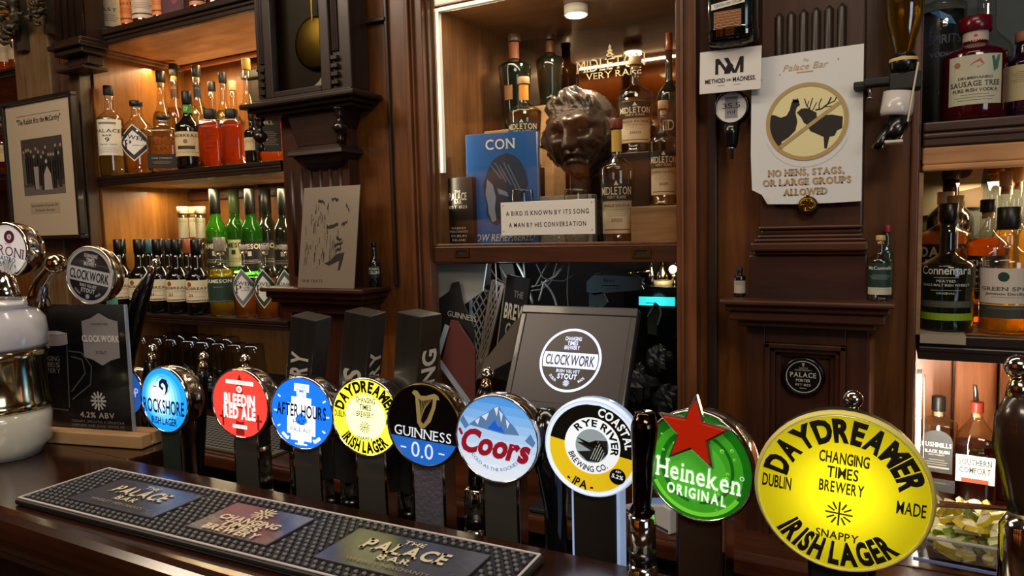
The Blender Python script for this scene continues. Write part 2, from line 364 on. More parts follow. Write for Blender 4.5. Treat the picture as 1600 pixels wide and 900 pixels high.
# left ledge under the clock
m = MB()
for z0, z1, yf, ex in ((-.014, 0, 1.565, .05), (-.034, -.014, 1.585, .035), (-.05, -.034, 1.60, .02), (-.085, -.05, 1.63, .008)):
    m.box(a0-ex*.4-.02, a1+ex+.055, yf, 1.701, LEDZ+z0, LEDZ+z1)
struct('trim_15', m, MAHH, .004)
# right pilaster: fluted shaft, capital, block, ledge, panelled pedestal
s0, s1 = X(1187, 250, 1.62), X(1349, 250, 1.62)
struct('trim_16', MB().box(s0, s1, 1.625, W+.001, LEDZ, 3.1), PIL, .004)
f0, f1 = X(1216, 200, 1.62), X(1313, 200, 1.62); zf0, zf1 = Zp(1265, 325, 1.62), Zp(1265, 10, 1.62)
for i in range(6):
    xx = f0+(f1-f0)*i/5; m = MB()
    m.tube([(xx, 1.625, zf0+.004), (xx, 1.625, zf0+.012), (xx, 1.625, zf1-.012), (xx, 1.625, zf1-.003)], [.003, .0095, .0095, .003])
    struct('trim_%d' % (17+i), m, DRK)
m = MB()
for (ya, yb, ex, dd) in ((352, 358, 3, .02), (358, 366, 0, .012), (366, 372, 4, .022), (372, 378, 8, .03), (378, 392, 12, .045), (392, 398, 9, .035)):
    m.box(X(1187-ex, 380, 1.6), X(1345+ex, 380, 1.6), 1.625-dd, 1.64, Zp(1265, yb, 1.60), Zp(1265, ya, 1.60))
struct('trim_23', m, MAHH, .004)
struct('trim_24', MB().box(X(1170, 430, 1.6), X(1355, 430, 1.6), 1.60, 1.64, LEDZ-.01, Zp(1265, 398, 1.60)), wood('#200c07', '#3c1a10', (1.3, 14, 14)), .004)
m = MB()
for z0, z1, yf, ex in ((-.012, 0, 1.545, .012), (-.026, -.012, 1.56, .004), (-.048, -.026, 1.57, -.004), (-.062, -.048, 1.585, -.02)):
    m.box(X(1135, 464, 1.56)-ex, X(1388, 470, 1.56)+ex, yf, 1.701, LEDZ+z0, LEDZ+z1)
struct('trim_25', m, MAHH, .004)
q0, q1 = X(1166, 600, 1.62), X(1356, 600, 1.62); r0, r1 = X(1195, 600, 1.62), X(1321, 600, 1.62); zt = Zp(1258, 538, 1.62)
m = MB().box(q0, r0, 1.62, W+.001, 0, LEDZ-.06).box(r1, q1, 1.62, W+.001, 0, LEDZ-.06).box(r0, r1, 1.62, W+.001, zt, LEDZ-.06).box(r0, r1, 1.645, W+.001, 0, zt)
struct('trim_26', m, PIL, .002)
m = MB()                                    # mitred frame moulding round the sunk panel
for k, (o_, y_) in enumerate(((0, 1.612), (.010, 1.622), (.020, 1.635))):
    m.box(r0+o_, r0+o_+.011, y_, 1.647, 0, zt-o_).box(r1-o_-.011, r1-o_, y_, 1.647, 0, zt-o_).box(r0+o_, r1-o_, y_, 1.647, zt-o_-.011, zt-o_)
struct('trim_27', m, PIL, .002)
struct('trim_28', MB().tube([(q1+.004, 1.635, .3), (q1+.004, 1.635, LEDZ-.075)], .008), MID)
# right niche
RS = 1.207; RT = Zp(1510, 190, 1.72)
struct('wall_back_niche', MB().box(xg-.02, xh, BK+.004, BK+.06, 1.2, 3.1), pm('#3b4445', .6))
nb = struct('wall_back_boards', MB().box(xg-.02, xh, BK+.03, BK+.06, .7, 1.2), DRK)
for i in range(7):
    bw = X(1571, 600, BK)-X(1500, 600, BK); bx = X(1424, 600, BK)+i*bw
    o = obj('plank', MB().box(bx+.002, bx+bw-.004, BK+.012-.004*(i % 2), BK+.031, CZ, 1.19), wood('#7a3d16', '#b9692e', (14, 14, 1.3), .4, .2), nb, .004)
shelf('shelf', 'right middle shelf with pale top paper edge, under the green and cream labelled whiskeys', xg+.003, xh-.003, 1.70, BK, RS, .05, DRKH, PALEW, .004, R_(0))
shelf('shelf', 'right top shelf with gold-brown moulding below the red vodka bottle', xg+.003, xh-.003, 1.685, BK, RT, .045, MAHH, MIDH, .006)
struct('trim_29', MB().box(xg+.003, xh-.003, 1.685, 1.705, RT-.085, RT-.05).box(xg+.003, xh, 1.68, 1.70, RT-.098, RT-.085), GOLDH, .004)
struct('trim_30', MB().box(xg-.018, xg-.002, 1.69, 1.71, .7, 3.0), MID, .004)
struct('trim_31', MB().box(xg-.002, xg+.006, 1.69, BK, RS, RT-.1), PALEW)
tag(obj('shelf_paper', MB().box(xg+.006, X(1508, 525, 1.70), 1.684, 1.80, RS+.0015, RS+.003).box(xg+.006, X(1508, 525, 1.70), 1.682, 1.684, RS-.016, RS+.003), pm('#9c8f7c', .7)), 'folded grey-brown paper lining the front edge of the right middle shelf', 'paper')
# back counter
struct('trim_32', MB().box(-4.39, 2.9, 1.50, BK+.0, CZ-.05, CZ).box(-4.39, 2.9, 1.485, 1.502, CZ-.045, CZ-.005), CNTW, .006)
struct('trim_33', MB().box(-4.39, 2.9, 1.56, 1.60, 0, CZ-.05), DRK)
struct('trim_34', MB().box(-.2, 2.9, 1.575, 1.581, CZ+.0002, CZ+.0015), pm('#120906', .5))
# the bar counter
bar = MB(); pr = []
yb, yf = .668, .475
pts = [(yb, BARZ), (yf, BARZ)]
for i in range(1, 9):
    a = PI*i/9; pts.append((yf-.028*math.sin(a), BARZ-.028+.028*math.cos(a)))
pts += [(yf, BARZ-.056), (yf+.02, BARZ-.07), (yf+.03, BARZ-.10), (yb, BARZ-.10)]
n = len(pts); vs = [(-3.4, y, z) for y, z in pts]+[(1.6, y, z) for y, z in pts]
bar.add(vs, [tuple(range(n)), tuple(reversed(range(n, 2*n)))]); bar.add(vs, [(i, i+n, (i+1) % n+n, (i+1) % n) for i in range(n)], 0, False)
bt = tag(obj('bar_counter', bar, BARW), 'dark polished wooden bar top with rounded front edge under the black mat', 'bar counter')
obj('front_panel', MB().box(-3.4, 1.6, yf+.06, yf+.09, 0, BARZ-.10), DRK, bt)
obj('back_panel', MB().box(-3.4, 1.6, .75, .785, 0, 1.0), DRK, bt)
obj('rear_top', MB().box(-3.4, -1.06, yb-.001, .80, BARZ-.04, BARZ-.0003), BARW, bt, .003)
obj('tap_ledge', MB().box(-1.06, 1.6, yb-.02, .80, 1.0, 1.03), BLKM, bt, .003)
def ledge(x, y): return 1.03 if x > -1.06 and y > .672 else BARZ
# ------------------------------------------------ lit niches: unseen area lights at the shelves, upward ones added as fill
def strip_light(name, loc, sx, sy, power, col=(1, .62, .28), rot=(0, 0, 0)): return area(name, loc, rot, sx, sy, power, col)
strip_light('shelf_light_mid', (-2.3, 1.95, TS-.085), .95, .03, 5.4, (1, .7, .36))
strip_light('shelf_light_low', (-2.25, 1.93, MS-.05), .95, .03, 5, (1, .8, .48))
strip_light('shelf_light_top', (-2.35, 1.95, 2.84), .9, .05, 3.0)
strip_light('shelf_light_top_back', (-2.3, 2.10, TS+.02), .95, .02, 1.6, (1, .7, .38), (R_(-110), 0, 0))
strip_light('shelf_fill_mid_back', (-2.3, 2.085, MS+.02), .95, .02, 3.2, (1, .74, .42), (R_(-155), 0, 0))  # added upward fill, brightens the underside of the top shelf
strip_light('shelf_light_far_left', (-3.7, 2.0, 2.8), .6, .05, 5)
strip_light('shelf_light_right', (.42, 2.06, RT-.11), .6, .03, 5.0, (1, .66, .32))
strip_light('shelf_light_right_back', (.4, 2.09, RS+.015), .6, .02, 4, (1, .66, .32), (R_(-130), 0, 0))

# shelving across the room, seen in the cabinet mirror
ob = MB()
for k in range(3): ob.box(-4.2, -.6, -2.99, -2.75, 1.55+.5*k, 1.58+.5*k)
for k in range(5): ob.box(-4.2+.87*k, -4.1+.87*k, -2.99, -2.73, .9, 3.09)
struct('wall_front_shelving', ob, DRKH)
struct('wall_front_panelling', MB().box(-4.1, -.6, -2.998, -2.991, .9, 3.09), wood('#8a4a18', '#c87a34', (14, 1, 1.3), .4, .1))
for k in range(4): strip_light('far_shelf_light', (-2.4, -2.85, 1.545+.5*k), 3.4, .03, 7, (1, .62, .3), (R_(-20), 0, 0))
strip_light('under_shelf_fill', (-2.3, 1.80, LS-.05), .8, .03, .9, (.9, .95, 1))  # weak cool fill added so the upturned glasses show
strip_light('shelf_fill_low_back', (-2.2, 2.08, SZ+.02), .8, .02, 1.6, (1, .8, .5), (R_(-155), 0, 0))  # added upward fill for the underside of the middle shelf
# ================================================================ bottles
def prof(R, H, hb=.58, hs=.74, rn=.33, base=.03, lip=0, top=1.0, k=1.0, bulge=0):
    p = [(R*.86, 0), (R*.97, H*.012), (R*k, H*base)]
    for i in range(1, 5): u = i/5; p.append((R*(k+(1-k)*u+bulge*math.sin(PI*u)), H*(base+(hb-base)*u)))
    p.append((R, H*hb))
    for i in range(1, 8):
        u = i/8; s = (1+math.cos(PI*u))/2
        p.append((R*(rn+(1-rn)*s), H*(hb+(hs-hb)*(u**.9))))
    p += [(R*rn, H*hs), (R*rn*.96, H*(hs+(top-hs)*.5)), (R*rn*.96, H*top)]
    if lip: p += [(R*rn*1.15, H*top), (R*rn*1.15, H*(top+lip)), (R*rn*.9, H*(top+lip))]
    return p
def interp_r(p, z):
    for a, b in zip(p, p[1:]):
        if a[1] <= z <= b[1] and b[1] > a[1]: return a[0]+(b[0]-a[0])*(z-a[1])/(b[1]-a[1])
    return p[-1][0]
def liquid_m(c):
    key = ('liq', c)
    if key in MC: return MC[key]
    m = bpy.data.materials.new('liquid'); m.use_nodes = True; nt = m.node_tree; nt.nodes.clear(); N = nt.nodes.new; K = nt.links.new
    out = N('ShaderNodeOutputMaterial'); t = N('ShaderNodeBsdfTranslucent'); g = N('ShaderNodeBsdfRefraction'); gl = N('ShaderNodeBsdfGlossy')
    g.inputs['IOR'].default_value = 1.12; g.inputs['Roughness'].default_value = .02; t.inputs[0].default_value = tuple(x**.7 for x in lin(c)[:3])+(1,)
    cc = lin(c); g.inputs[0].default_value = tuple(x**.55 for x in cc[:3])+(1,)
    gl.inputs['Roughness'].default_value = .05; fr = N('ShaderNodeFresnel'); fr.inputs[0].default_value = 1.3
    m1 = N('ShaderNodeMixShader'); m1.inputs[0].default_value = .6; m2 = N('ShaderNodeMixShader')
    K(t.outputs[0], m1.inputs[1]); K(g.outputs[0], m1.inputs[2]); K(fr.outputs[0], m2.inputs[0]); K(m1.outputs[0], m2.inputs[1]); K(gl.outputs[0], m2.inputs[2]); K(m2.outputs[0], out.inputs[0])
    MC[key] = m; return m
def solid_m(c): return pm(c, .08, coat=.6)
def tglass(c): return pm(c, .05, trans=.75, ior=1.3)
def bottle(label, px, top, wpx, Y, zb, s, glass='clear', liq=None, lev=.55, cap=('#111111', .88, 1.02, .4), labels=(), group=None, rot=None, x=None, H=None, name='bottle', loc=None):
    if loc is None:
        q = P(px, top, Y); H = H or q.z-zb; R = wpx/FPX*dep((q.x, Y, zb+H*.4))/2; loc = (q.x, Y, zb+.0006)
    else: R = wpx
    n = s.get('n', 2); kw = {k: v for k, v in s.items() if k in ('hb', 'hs', 'rn', 'base', 'lip', 'k', 'bulge')}
    capz = cap[1] if cap else 1.0
    p = prof(R, H, top=min(1, capz+.01), **kw)
    if rot is None: rot = math.atan2(loc[0], loc[1])*-.68
    ay = s.get('ay', 1)
    t = thing(name, label, 'bottle', loc, rot, group)
    sg = 28 if n == 2 else 36
    if glass == 'clear': gm = GLASS
    elif glass[0] == 't': gm = tglass(glass[1:])
    else: gm = solid_m(glass)
    obj('glass', MB().lathe(p, sg, 0, None, n, 1, ay), gm, t)
    if liq:
        lz = H*lev; q = [(r-.0022, z) for r, z in p if z < lz and r > .004]
        q = [(q[0][0], .004)]+[(r, z) for r, z in q if z > .005]+[(interp_r(p, lz)-.0022, lz)]
        obj('liquid', MB().lathe(q, sg, 0, None, n, 1, ay), liquid_m(liq), t)
    if cap:
        cc, z0, z1, rg = cap[:4]; rc = R*s.get('rn', .33)*(cap[4] if len(cap) > 4 else 1.08)
        nn = cap[5] if len(cap) > 5 else 2
        mt = pm(cc, rg, 1 if len(cap) > 6 else 0)
        obj('cap', MB().lathe([(rc*.97, H*z0), (rc, H*z0+.001), (rc, H*z1-.002), (rc*.9, H*z1)], 20, 0, None, nn), mt, t)
        if glass == 'clear' and z0 > .8 and not s.get('nostop'):
            rs = R*s.get('rn', .33)*.78
            obj('stopper', MB().lathe([(rs, H*(z0-.05)), (rs, H*z0)], 12), pm('#b8935e', .7), t)
    for L in labels:
        z0, z1, hw, bg, items = L[:5]; opt = L[5] if len(L) > 5 else {}
        d = Dec(); lz0, lz1 = z0*H, z1*H; rr = interp_r(p, (lz0+lz1)/2) if not opt.get('rr') else opt['rr']*R
        ww = rr*hw; zc = (lz0+lz1)/2; hh = (lz1-lz0)/2
        if bg is None: pass
        elif opt.get('diamond'):
            b2 = pm(opt['diamond'], .5); bm = pm(bg, .5)
            for kk, mm, LL in ((1, bm, 0), (.93, b2, 1), (.66, bm, 2)):
                g = 8; 
                for i in range(-g, g):
                    xa_, xb_ = ww*kk*i/g, ww*kk*(i+1)/g; ha, hb_ = hh*kk*(1-abs(i)/g), hh*kk*(1-abs(i+1)/g)
                    pts = [(xa_, zc-ha), (xb_, zc-hb_), (xb_, zc+hb_), (xa_, zc+ha)]
                    pts = [q for j, q in enumerate(pts) if q != pts[j-1]]
                    if len(pts) > 2: d.poly(pts, mm, LL)
        elif opt.get('tomb'):
            d.rect(-ww, lz0, ww, lz1-ww*.8, pm(bg, .5), 0, 12)
            for i in range(-8, 8):
                f = lambda u: lz1-ww*.8+ww*.8*math.sqrt(max(0, 1-u*u))
                d.poly([(ww*i/8, lz1-ww*.8), (ww*(i+1)/8, lz1-ww*.8), (ww*(i+1)/8, f((i+1)/8)+1e-5), (ww*i/8, f(i/8)+1e-5)], pm(bg, .5), 0)
        else: d.rect(-ww, lz0, ww, lz1, pm(bg, .5), 0, 14)
        for it in items:
            if it[0] == 'bar':        # bar, zfrac0, zfrac1, colour, halfwidth
                d.rect(-ww*it[4], lz0+(lz1-lz0)*it[1], ww*it[4], lz0+(lz1-lz0)*it[2], pm(it[3], .5), 1, 12)
            elif it[0] == 'dot': d.disc(ww*it[1], lz0+(lz1-lz0)*it[2], ww*it[3], pm(it[4], .5), 1, 20, 2)
            elif it[0] == 'lines':    # small print, zfrac, n, colour
                for k in range(it[2]):
                    zz = lz0+(lz1-lz0)*(it[1]-.055*k); wv = ww*(.5+.3*((k*37) % 10)/10)*(it[4] if len(it) > 4 else 1)
                    d.rect(-wv, zz-hh*.012, wv, zz+hh*.012, pm(it[3], .5), 1, 8)
            elif it[0] == 'poly': d.poly([(ww*a, lz0+(lz1-lz0)*b) for a, b in it[1]], pm(it[2], .5), 2)
            else:                     # text, zfrac, height frac, width frac, colour, kwargs
                tx, zf, hf, wf, cc = it[:5]; kk = it[5] if len(it) > 5 else {}
                d.text(tx, ww*kk.get('dx', 0), lz0+(lz1-lz0)*zf, (lz1-lz0)*hf, 2*ww*wf, pm(cc, .45), 3, bold=kk.get('b', .01), serif=kk.get('s', False), rot=kk.get('rot', 0))
        if n == 2: fn = (lambda x_, z_, l_, rr=rr: ((rr+.0007+l_*.00022)*math.sin(x_/rr), -(rr+.0007+l_*.00022)*math.cos(x_/rr), z_))
        else: fn = (lambda x_, z_, l_, rr=rr*ay: (x_, -(rr+.0009+l_*.00022), z_))
        d.obj(opt.get('name', 'label'), t, fn)
    return t
def rename(t, nm): t.name = nm
CREAM = '#d8ccab'; KRAFT = '#c9b58a'
GR1 = 'front row bottles on the middle left shelf'; GR2 = 'back row bottles on the middle left shelf'; GR3 = 'bottles on the topmost left shelf'
S_WH = dict(hb=.60, hs=.72, rn=.36); S_RB = dict(hb=.52, hs=.70, rn=.36, bulge=.0); S_SQ = dict(hb=.76, hs=.80, rn=.5, n=6, ay=.8)
S_TALL = dict(hb=.50, hs=.72, rn=.30); S_PW = dict(hb=.58, hs=.80, rn=.34, k=.93)
YF = 1.742
# --- middle left shelf, front row
bottle('pale whiskey in clear glass with white numbered label, first at left on middle shelf', 168, 130, 37, YF, MS, S_WH, liq='#f0dc90', lev=.62, cap=('#15130f', .87, .97, .5),
       labels=[(.22, .60, 1.2, '#d9d4c6', [('PALACE', .68, .09, .9, '#222222', dict(s=True)), ('BAR', .55, .05, .3, '#222222'), ('9', .43, .12, .14, '#222222'), ('YEAR OLD', .30, .035, .6, '#444444'), ('lines', .2, 3, '#777777'), ('bar', .86, .92, '#7c766a', .6)])], group=GR1)
bottle('clear bottle with tilted black and white diamond label second from left on middle shelf', 212, 158, 47, YF, MS, S_PW, liq='#f4b850', lev=.6, cap=('#131313', .93, 1.0, .4, 1.2),
       labels=[(.16, .66, 1.3, '#dcdad2', [('POWERS', .64, .10, .8, '#161616', dict(s=True, rot=-.18, b=.02)), ('P', .47, .22, .2, '#161616', dict(s=True, dx=-.25)), ('JOHNS LANE', .43, .03, .3, '#333333', dict(dx=.25))], dict(diamond='#2a2a2c'))], group=GR1)
bottle('clear bottle printed with black lettering and black band, third from left on middle shelf', 255, 182, 46, YF, MS, dict(hb=.72, hs=.84, rn=.34, n=5, ay=.8), liq='#f0a848', lev=.62, cap=('#131313', .94, 1.0, .4, 1.35),
       labels=[(.05, .30, .92, '#15120f', [('CASK STRENGTH', .72, .10, .7, '#b8a888'), ('lines', .5, 4, '#9a8a68')]), (.32, .68, .95, None, [('THE', .8, .1, .2, '#14110e'), ('PALACE', .52, .24, .95, '#14110e', dict(s=True)), ('BAR', .2, .16, .4, '#14110e', dict(s=True))], dict(name='print'))], group=GR1)
bottle('black bottle with cream label and green neck band on the middle shelf', 291, 143, 40, YF, MS, S_RB, '#0d0d08', cap=('#14140f', .84, 1.0, .4, 1.05),
       labels=[(.16, .47, 1.35, KRAFT, [('REDBREAST', .84, .11, .85, '#2a2118', dict(s=True)), ('bar', .28, .42, '#3a2a1a', .5), ('dot', 0, .6, .12, '#8a5a3a'), ('lines', .2, 2, '#6a5a40')]), (.72, .82, 1.5, '#3f8a2a', [('17', .5, .5, .3, '#d0e0a0')], dict(name='neck_band'))], group=GR1)
for k, (px, lb) in enumerate(((328, 'square decanter of red-orange liquor with black stopper, left of the pair'), (361, 'square decanter of red-orange liquor with black stopper, right of the pair'))):
    bottle(lb, px, 171, 35, YF, MS, dict(hb=.80, hs=.83, rn=.48, n=8, ay=.9, nostop=1), liq='#f46a24', lev=.77, cap=('#100d0b', .84, 1.0, .5, 1.02, 6),
           labels=[(.12, .68, .6, None, [('lines', .95-.12*j, 2, '#7a1c08', 1.2) for j in range(6)], dict(name='embossing'))], group=GR1)
bottle('dark bottle with small buff label beside the hanging clock finial', 392, 176, 24, YF, MS, S_WH, '#15110c', cap=('#0e0c0a', .85, 1.0, .4), labels=[(.25, .5, 1.3, KRAFT, [('lines', .8, 5, '#4a3a24')])], group=GR1)
bottle('dark printed bottle with orange foot behind the clock finial, last on middle shelf', 421, 172, 41, YF, MS, dict(hb=.78, hs=.84, rn=.36, n=5, ay=.8), liq='#f8842c', lev=.9, cap=('#141210', .9, 1.0, .4),
       labels=[(.18, .80, .97, '#14110e', [('MILL', .88, .1, .5, '#b8a070'), ('lines', .6, 8, '#8a7448')])], group=GR1)
# --- back row
br = [(203, 142, 22, None, '#1a1a1a', '#c9b060', 'black capped clear bottle behind the diamond labelled bottle on the middle shelf'),
      (250, 112, 26, '#e0b83c', '#171512', None, 'tall clear bottle with black top rising near the niche corner'),
      (270, 100, 24, '#e0b040', '#2b2a24', '#3a2018', 'tall bottle with dark neck label standing below the corner of the ceiling beading'),
      (306, 103, 24, '#e6c24a', '#26241c', '#2c3038', 'tall bottle with grey neck wrap just right of the green banded bottle'),
      (330, 128, 22, '#e8c440', '#1d1c1a', None, 'clear bottle with black rimmed top behind the left square decanter'),
      (347, 114, 22, '#dcb830', '#2c2c24', None, 'yellow lit bottle behind the gap between the two decanters'),
      (363, 127, 21, '#d8c070', '#c8b088', None, 'clear bottle with pale wooden top behind the right square decanter'),
      (384, 92, 24, None, '#d8b050', None, 'empty long necked bottle with gold top beside the clock case')]
for k, (px, tp, wd, lq, cc, lb, nm) in enumerate(br):
    bottle(nm, px, tp, wd*1.15, (2.01, 1.90)[k % 2], MS, dict(hb=.52, hs=.72, rn=.42, lip=0), liq=lq, lev=.62, cap=(cc, .90, 1.0, .4, 1.1),
           labels=[(.7, .82, 1.3, lb, [('lines', .8, 3, '#a88a50')], dict(name='neck_label'))] if lb else (), group=GR2)
# --- topmost left shelf (feet of the bottles only are in view)
tb = [(172, 36, '#0f0d0b', None, '#cfc6a8', '#1a1612', 'dark bottle with tall cream label, first at left on the topmost shelf'),
      (200, 24, 'clear', '#e07818', '#d0742a', '#5a2810', 'slim bottle with orange label, second from left on the topmost shelf'),
      (225, 36, 'clear', '#c04818', '#c9b7a4', '#3a2820', 'bottle with pale grey pink label glowing at its foot on the topmost shelf'),
      (250, 24, 'clear', '#f08020', '#d88038', '#5a2810', 'slim bottle with orange label next to the purple carton'),
      (311, 28, 'clear', '#e04818', '#c8885a', '#40201a', 'amber-red bottle with tan label right of the purple carton'),
      (341, 38, 'clear', '#d84020', '#d8cfc0', '#a02a18', 'round footed bottle with white and red label on the topmost shelf'),
      (374, 34, 'clear', '#c82818', '#e0d8c8', '#b01818', 'red bottle with white label at the clock end of the topmost shelf')]
for px, wd, g, lq, lb, tc, nm in tb:
    bottle(nm, px, 0, wd, 1.80, TS, S_RB, g, liq=lq, lev=.6, H=.29, cap=('#1a1612', .86, 1.0, .4), group=GR3,
           labels=[(.14 if g == 'clear' else .06, .52, 1.3, lb, [('EAST', .66, .09, .6, tc, dict(s=True)), ('bar', .12, .17, tc, .95), ('lines', .5, 4, tc)])])
q = P(283, 40, 1.80)
t = thing('carton', 'dark purple bottle carton between two orange labelled bottles on the topmost shelf', 'carton', (q.x, 1.80, TS+.0006), R_(12))
obj('body', MB().box(-.05, .05, -.04, .04, 0, .29), pm('#3a1826', .45), t, .002)
Dec().rect(-.04, .02, .04, .27, pm('#4a1f30', .4), 0).disc(.01, .07, .013, pm('#7a3048', .4), 1, 20, 2).text('WHISKEY', 0, .11, .008, .05, pm('#8a6a58', .5), 2).obj('front_print', t, lambda x, z, L: (x, -.0405-L*.0004, z))
# fairy lights along the back of the topmost shelf and the far left shelf
def fairy(label, x0, x1, y, z, n, grp=None):
    t = thing('light_string', label, 'fairy lights', (x0, y, z), 0, grp)
    pts = [((x1-x0)*i/(n*2), .008*math.sin(i*1.9), .004) for i in range(n*2+1)]
    obj('wire', MB().tube(pts, .0012, 5), pm('#2a2418', .5), t)
    m = pm('#ffe0a0', .4, em=14, emcol='#ffcf80')
    for i in range(n):
        obj('bulb', MB().ball((pts[2*i+1][0], pts[2*i+1][1], .007), .0035, 8), m, t)
fairy('string of tiny warm lights along the topmost shelf between the bottle feet', xc+.1, xd-.2, 1.745, TS+.001, 22)
fairy('string of tiny warm lights on the far left shelf', -3.9, xa-.02, 1.76, Zp(20, 106, 1.72)+.001, 14)
for k, (px, tp, lq, nm) in enumerate(((4, 40, '#e07a1a', 'amber bottle with grey label at the left photo edge, far left shelf'), (20, 35, '#e08a20', 'amber bottle with pale label second on the far left shelf'), (34, 45, '#e8c030', 'yellow bottle beside the plain pilaster on the far left shelf'))):
    bottle(nm, px, tp, 20, 1.80, Zp(20, 106, 1.72), S_RB, liq=lq, lev=.62, cap=('#14110e', .87, 1, .4), H=.28, labels=[(.22, .5, 1.3, '#b8a888', [('lines', .8, 6, '#3a3024')])], group='bottles on the far left shelf')
bottle('orange lit bottle left of the framed picture on the lower far left shelf', 3, 190, 22, 1.80, Zp(20, 268, 1.72), S_RB, liq='#e8801a', lev=.7, cap=('#14110e', .87, 1, .4), H=.27, labels=[(.22, .5, 1.3, '#c8b080', [('lines', .8, 6, '#3a3024')])], group='bottles on the far left shelf')
# --- lowest left shelf, front row
GR4 = 'black round shouldered bottles with cream labels on the lowest left shelf'; GR5 = 'diamond labelled bottles on the lowest left shelf'
rb = [(186, 'black bottle with cream label half hidden behind the round stout lens'), (217, 'black bottle with cream label left of the leaning black tap handle'), (246, 'black bottle with cream label behind the ball topped black handle'),
      (275, 'black bottle with cream label marked 21'), (306, 'black bottle with cream label right beside the pale amber bottle')]
for px, nm in rb:
    bottle(nm, px, 374, 37, 1.735, LS, dict(hb=.48, hs=.64, rn=.46), '#0c0a08', cap=('#0a0908', .80, 1.0, .3, 1.04), group=GR4,
           labels=[(.17, .46, 1.45, CREAM, [('REDBREAST', .63, .11, .8, '#3a2c1e', dict(s=True)), ('bar', .05, .10, '#5a3a28', 1), ('dot', -.35, .82, .14, '#8a4a2a'), ('lines', .5, 2, '#7a6a50'), ('21', .32, .12, .14, '#7a5a38', dict(dx=-.3)), ('lines', .25, 1, '#8a7a60')])])
for k, (px, c_) in enumerate(((232, '#2c4a52'), (262, '#141210'), (292, '#141210'), (200, '#141210'))):
    bottle(('black bottle with blue grey neck foil behind the handle', 'dark bottle in the second row between two black necks', 'dark bottle with copper top in the second row below the yellow jar bottle', 'dark bottle in the second row, leftmost behind the round stout lens')[k],
           px, 374, 34, 1.835, LS, dict(hb=.46, hs=.64, rn=.44), '#0f0d0a', cap=(('#2c5060', '#0c0b0a', '#8a4420', '#0c0b0a')[k], .80, 1.0, .35, 1.04), group=GR4+', second row')
bottle('pale amber whiskey with dark green label and clear cap left of the diamond labels', 342, 371, 40, 1.735, LS, dict(hb=.58, hs=.66, rn=.42, lip=0), liq='#f8c850', lev=.6, cap=('#8a8478', .82, 1.0, .25, 1.1),
       labels=[(.18, .50, 1.25, '#22382f', [('JAMESON', .84, .13, .85, '#d8d4c0', dict(b=.03)), ('bar', .6, .62, '#8a9a80', .3), ('bar', .04, .06, '#6a8070', .9)])])
for px, c_, nm in ((380, '#6d7078', 'clear bottle with white and grey diamond label on the lowest shelf'), (413, '#24402c', 'amber bottle with white and dark green diamond label on the lowest shelf'), (447, '#4a5a50', 'bottle with diamond label half hidden by the metal portrait plate')):
    bottle(nm, px, 383, 36, 1.735, LS, dict(hb=.56, hs=.74, rn=.36, k=.95), liq='#ea9434' if px != 447 else '#a85c20', lev=.40 if px == 380 else .55, cap=('#a8a296', .93, 1.0, .2, 1.05), group=GR5,
           labels=[(.14, .68, 1.35, '#dcdad2', [('POWERS', .62, .09, .8, '#161616', dict(s=True, rot=-.15)), ('P', .48, .22, .22, '#202c22', dict(s=True, dx=-.22)), ('WHISKEY', .44, .03, .3, '#333333', dict(dx=.22)), ('1791', .5, .05, .16, '#333333', dict(dx=.25))], dict(diamond=c_))])
# --- lowest left shelf, raised back row
GR6 = 'green glass bottles on the raised step of the lowest shelf'; GR7 = 'cream capped clear bottles at the back of the lowest shelf'
jm = [(334, '#1d2a20', '#c8c0a0', 't#3f9a1c', 'bright green glass bottle with black neck, leftmost of the green row'), (364, '#c9c391', '#2a2a20', 't#2f7a1c', 'green bottle with cream label second in the green row'),
      (389, '#1c1c1c', '#d8d4c0', 't#2c7a20', 'dark green bottle with black label third in the green row'), (414, '#15140f', '#a8a890', '#141a10', 'black bottle with gold neck seal in the green row'), (441, '#15140f', '#a8a890', '#141a10', 'black bottle with gold neck seal at the right end of the green row')]
for px, lc, tc, g, nm in jm:
    bottle(nm, px, 295, 33, 1.968+.09*(px in (364, 414)), SZ, dict(hb=.50, hs=.70, rn=.46), g, cap=('#121510' if px != 364 else '#3c4c24', .72, 1.0, .35, 1.05), group=GR6,
           labels=[(.12, .42, 1.5, lc, [('JAMESON', .80, .17, .85, tc, dict(b=.03)), ('bar', .45, .62, tc, .12), ('lines', .3, 3, tc)])]+([(.74, .90, .5, '#b8a04c', [], dict(name='neck_seal'))] if px > 400 else []))
for k, (px, lq) in enumerate(((241, None), (268, None), (285, '#d8b460'), (302, '#e8ac1c'), (312, None))):
    bottle(('cream capped clear bottle with picture neck label, leftmost of its row', 'cream capped clear bottle second of its row', 'cream capped bottle third of its row', 'cream capped bottle of golden liquor beside the green glass', 'cream capped bottle hidden behind the golden one, last of its row')[k],
           px, 323, 25, 1.96 if k % 2 == 0 else 2.06, SZ, dict(hb=.42, hs=.52, rn=.62), liq=lq, lev=.5, cap=('#d8cba6', .9, 1.0, .6, 1.1), group=GR7,
           labels=[(.56, .84, 1.4, '#b9b294', [('poly', [(-.4, .2), (.3, .15), (.5, .5), (0, .7)], '#2f5a4a'), ('lines', .9, 3, '#4a4234')], dict(name='neck_label'))])
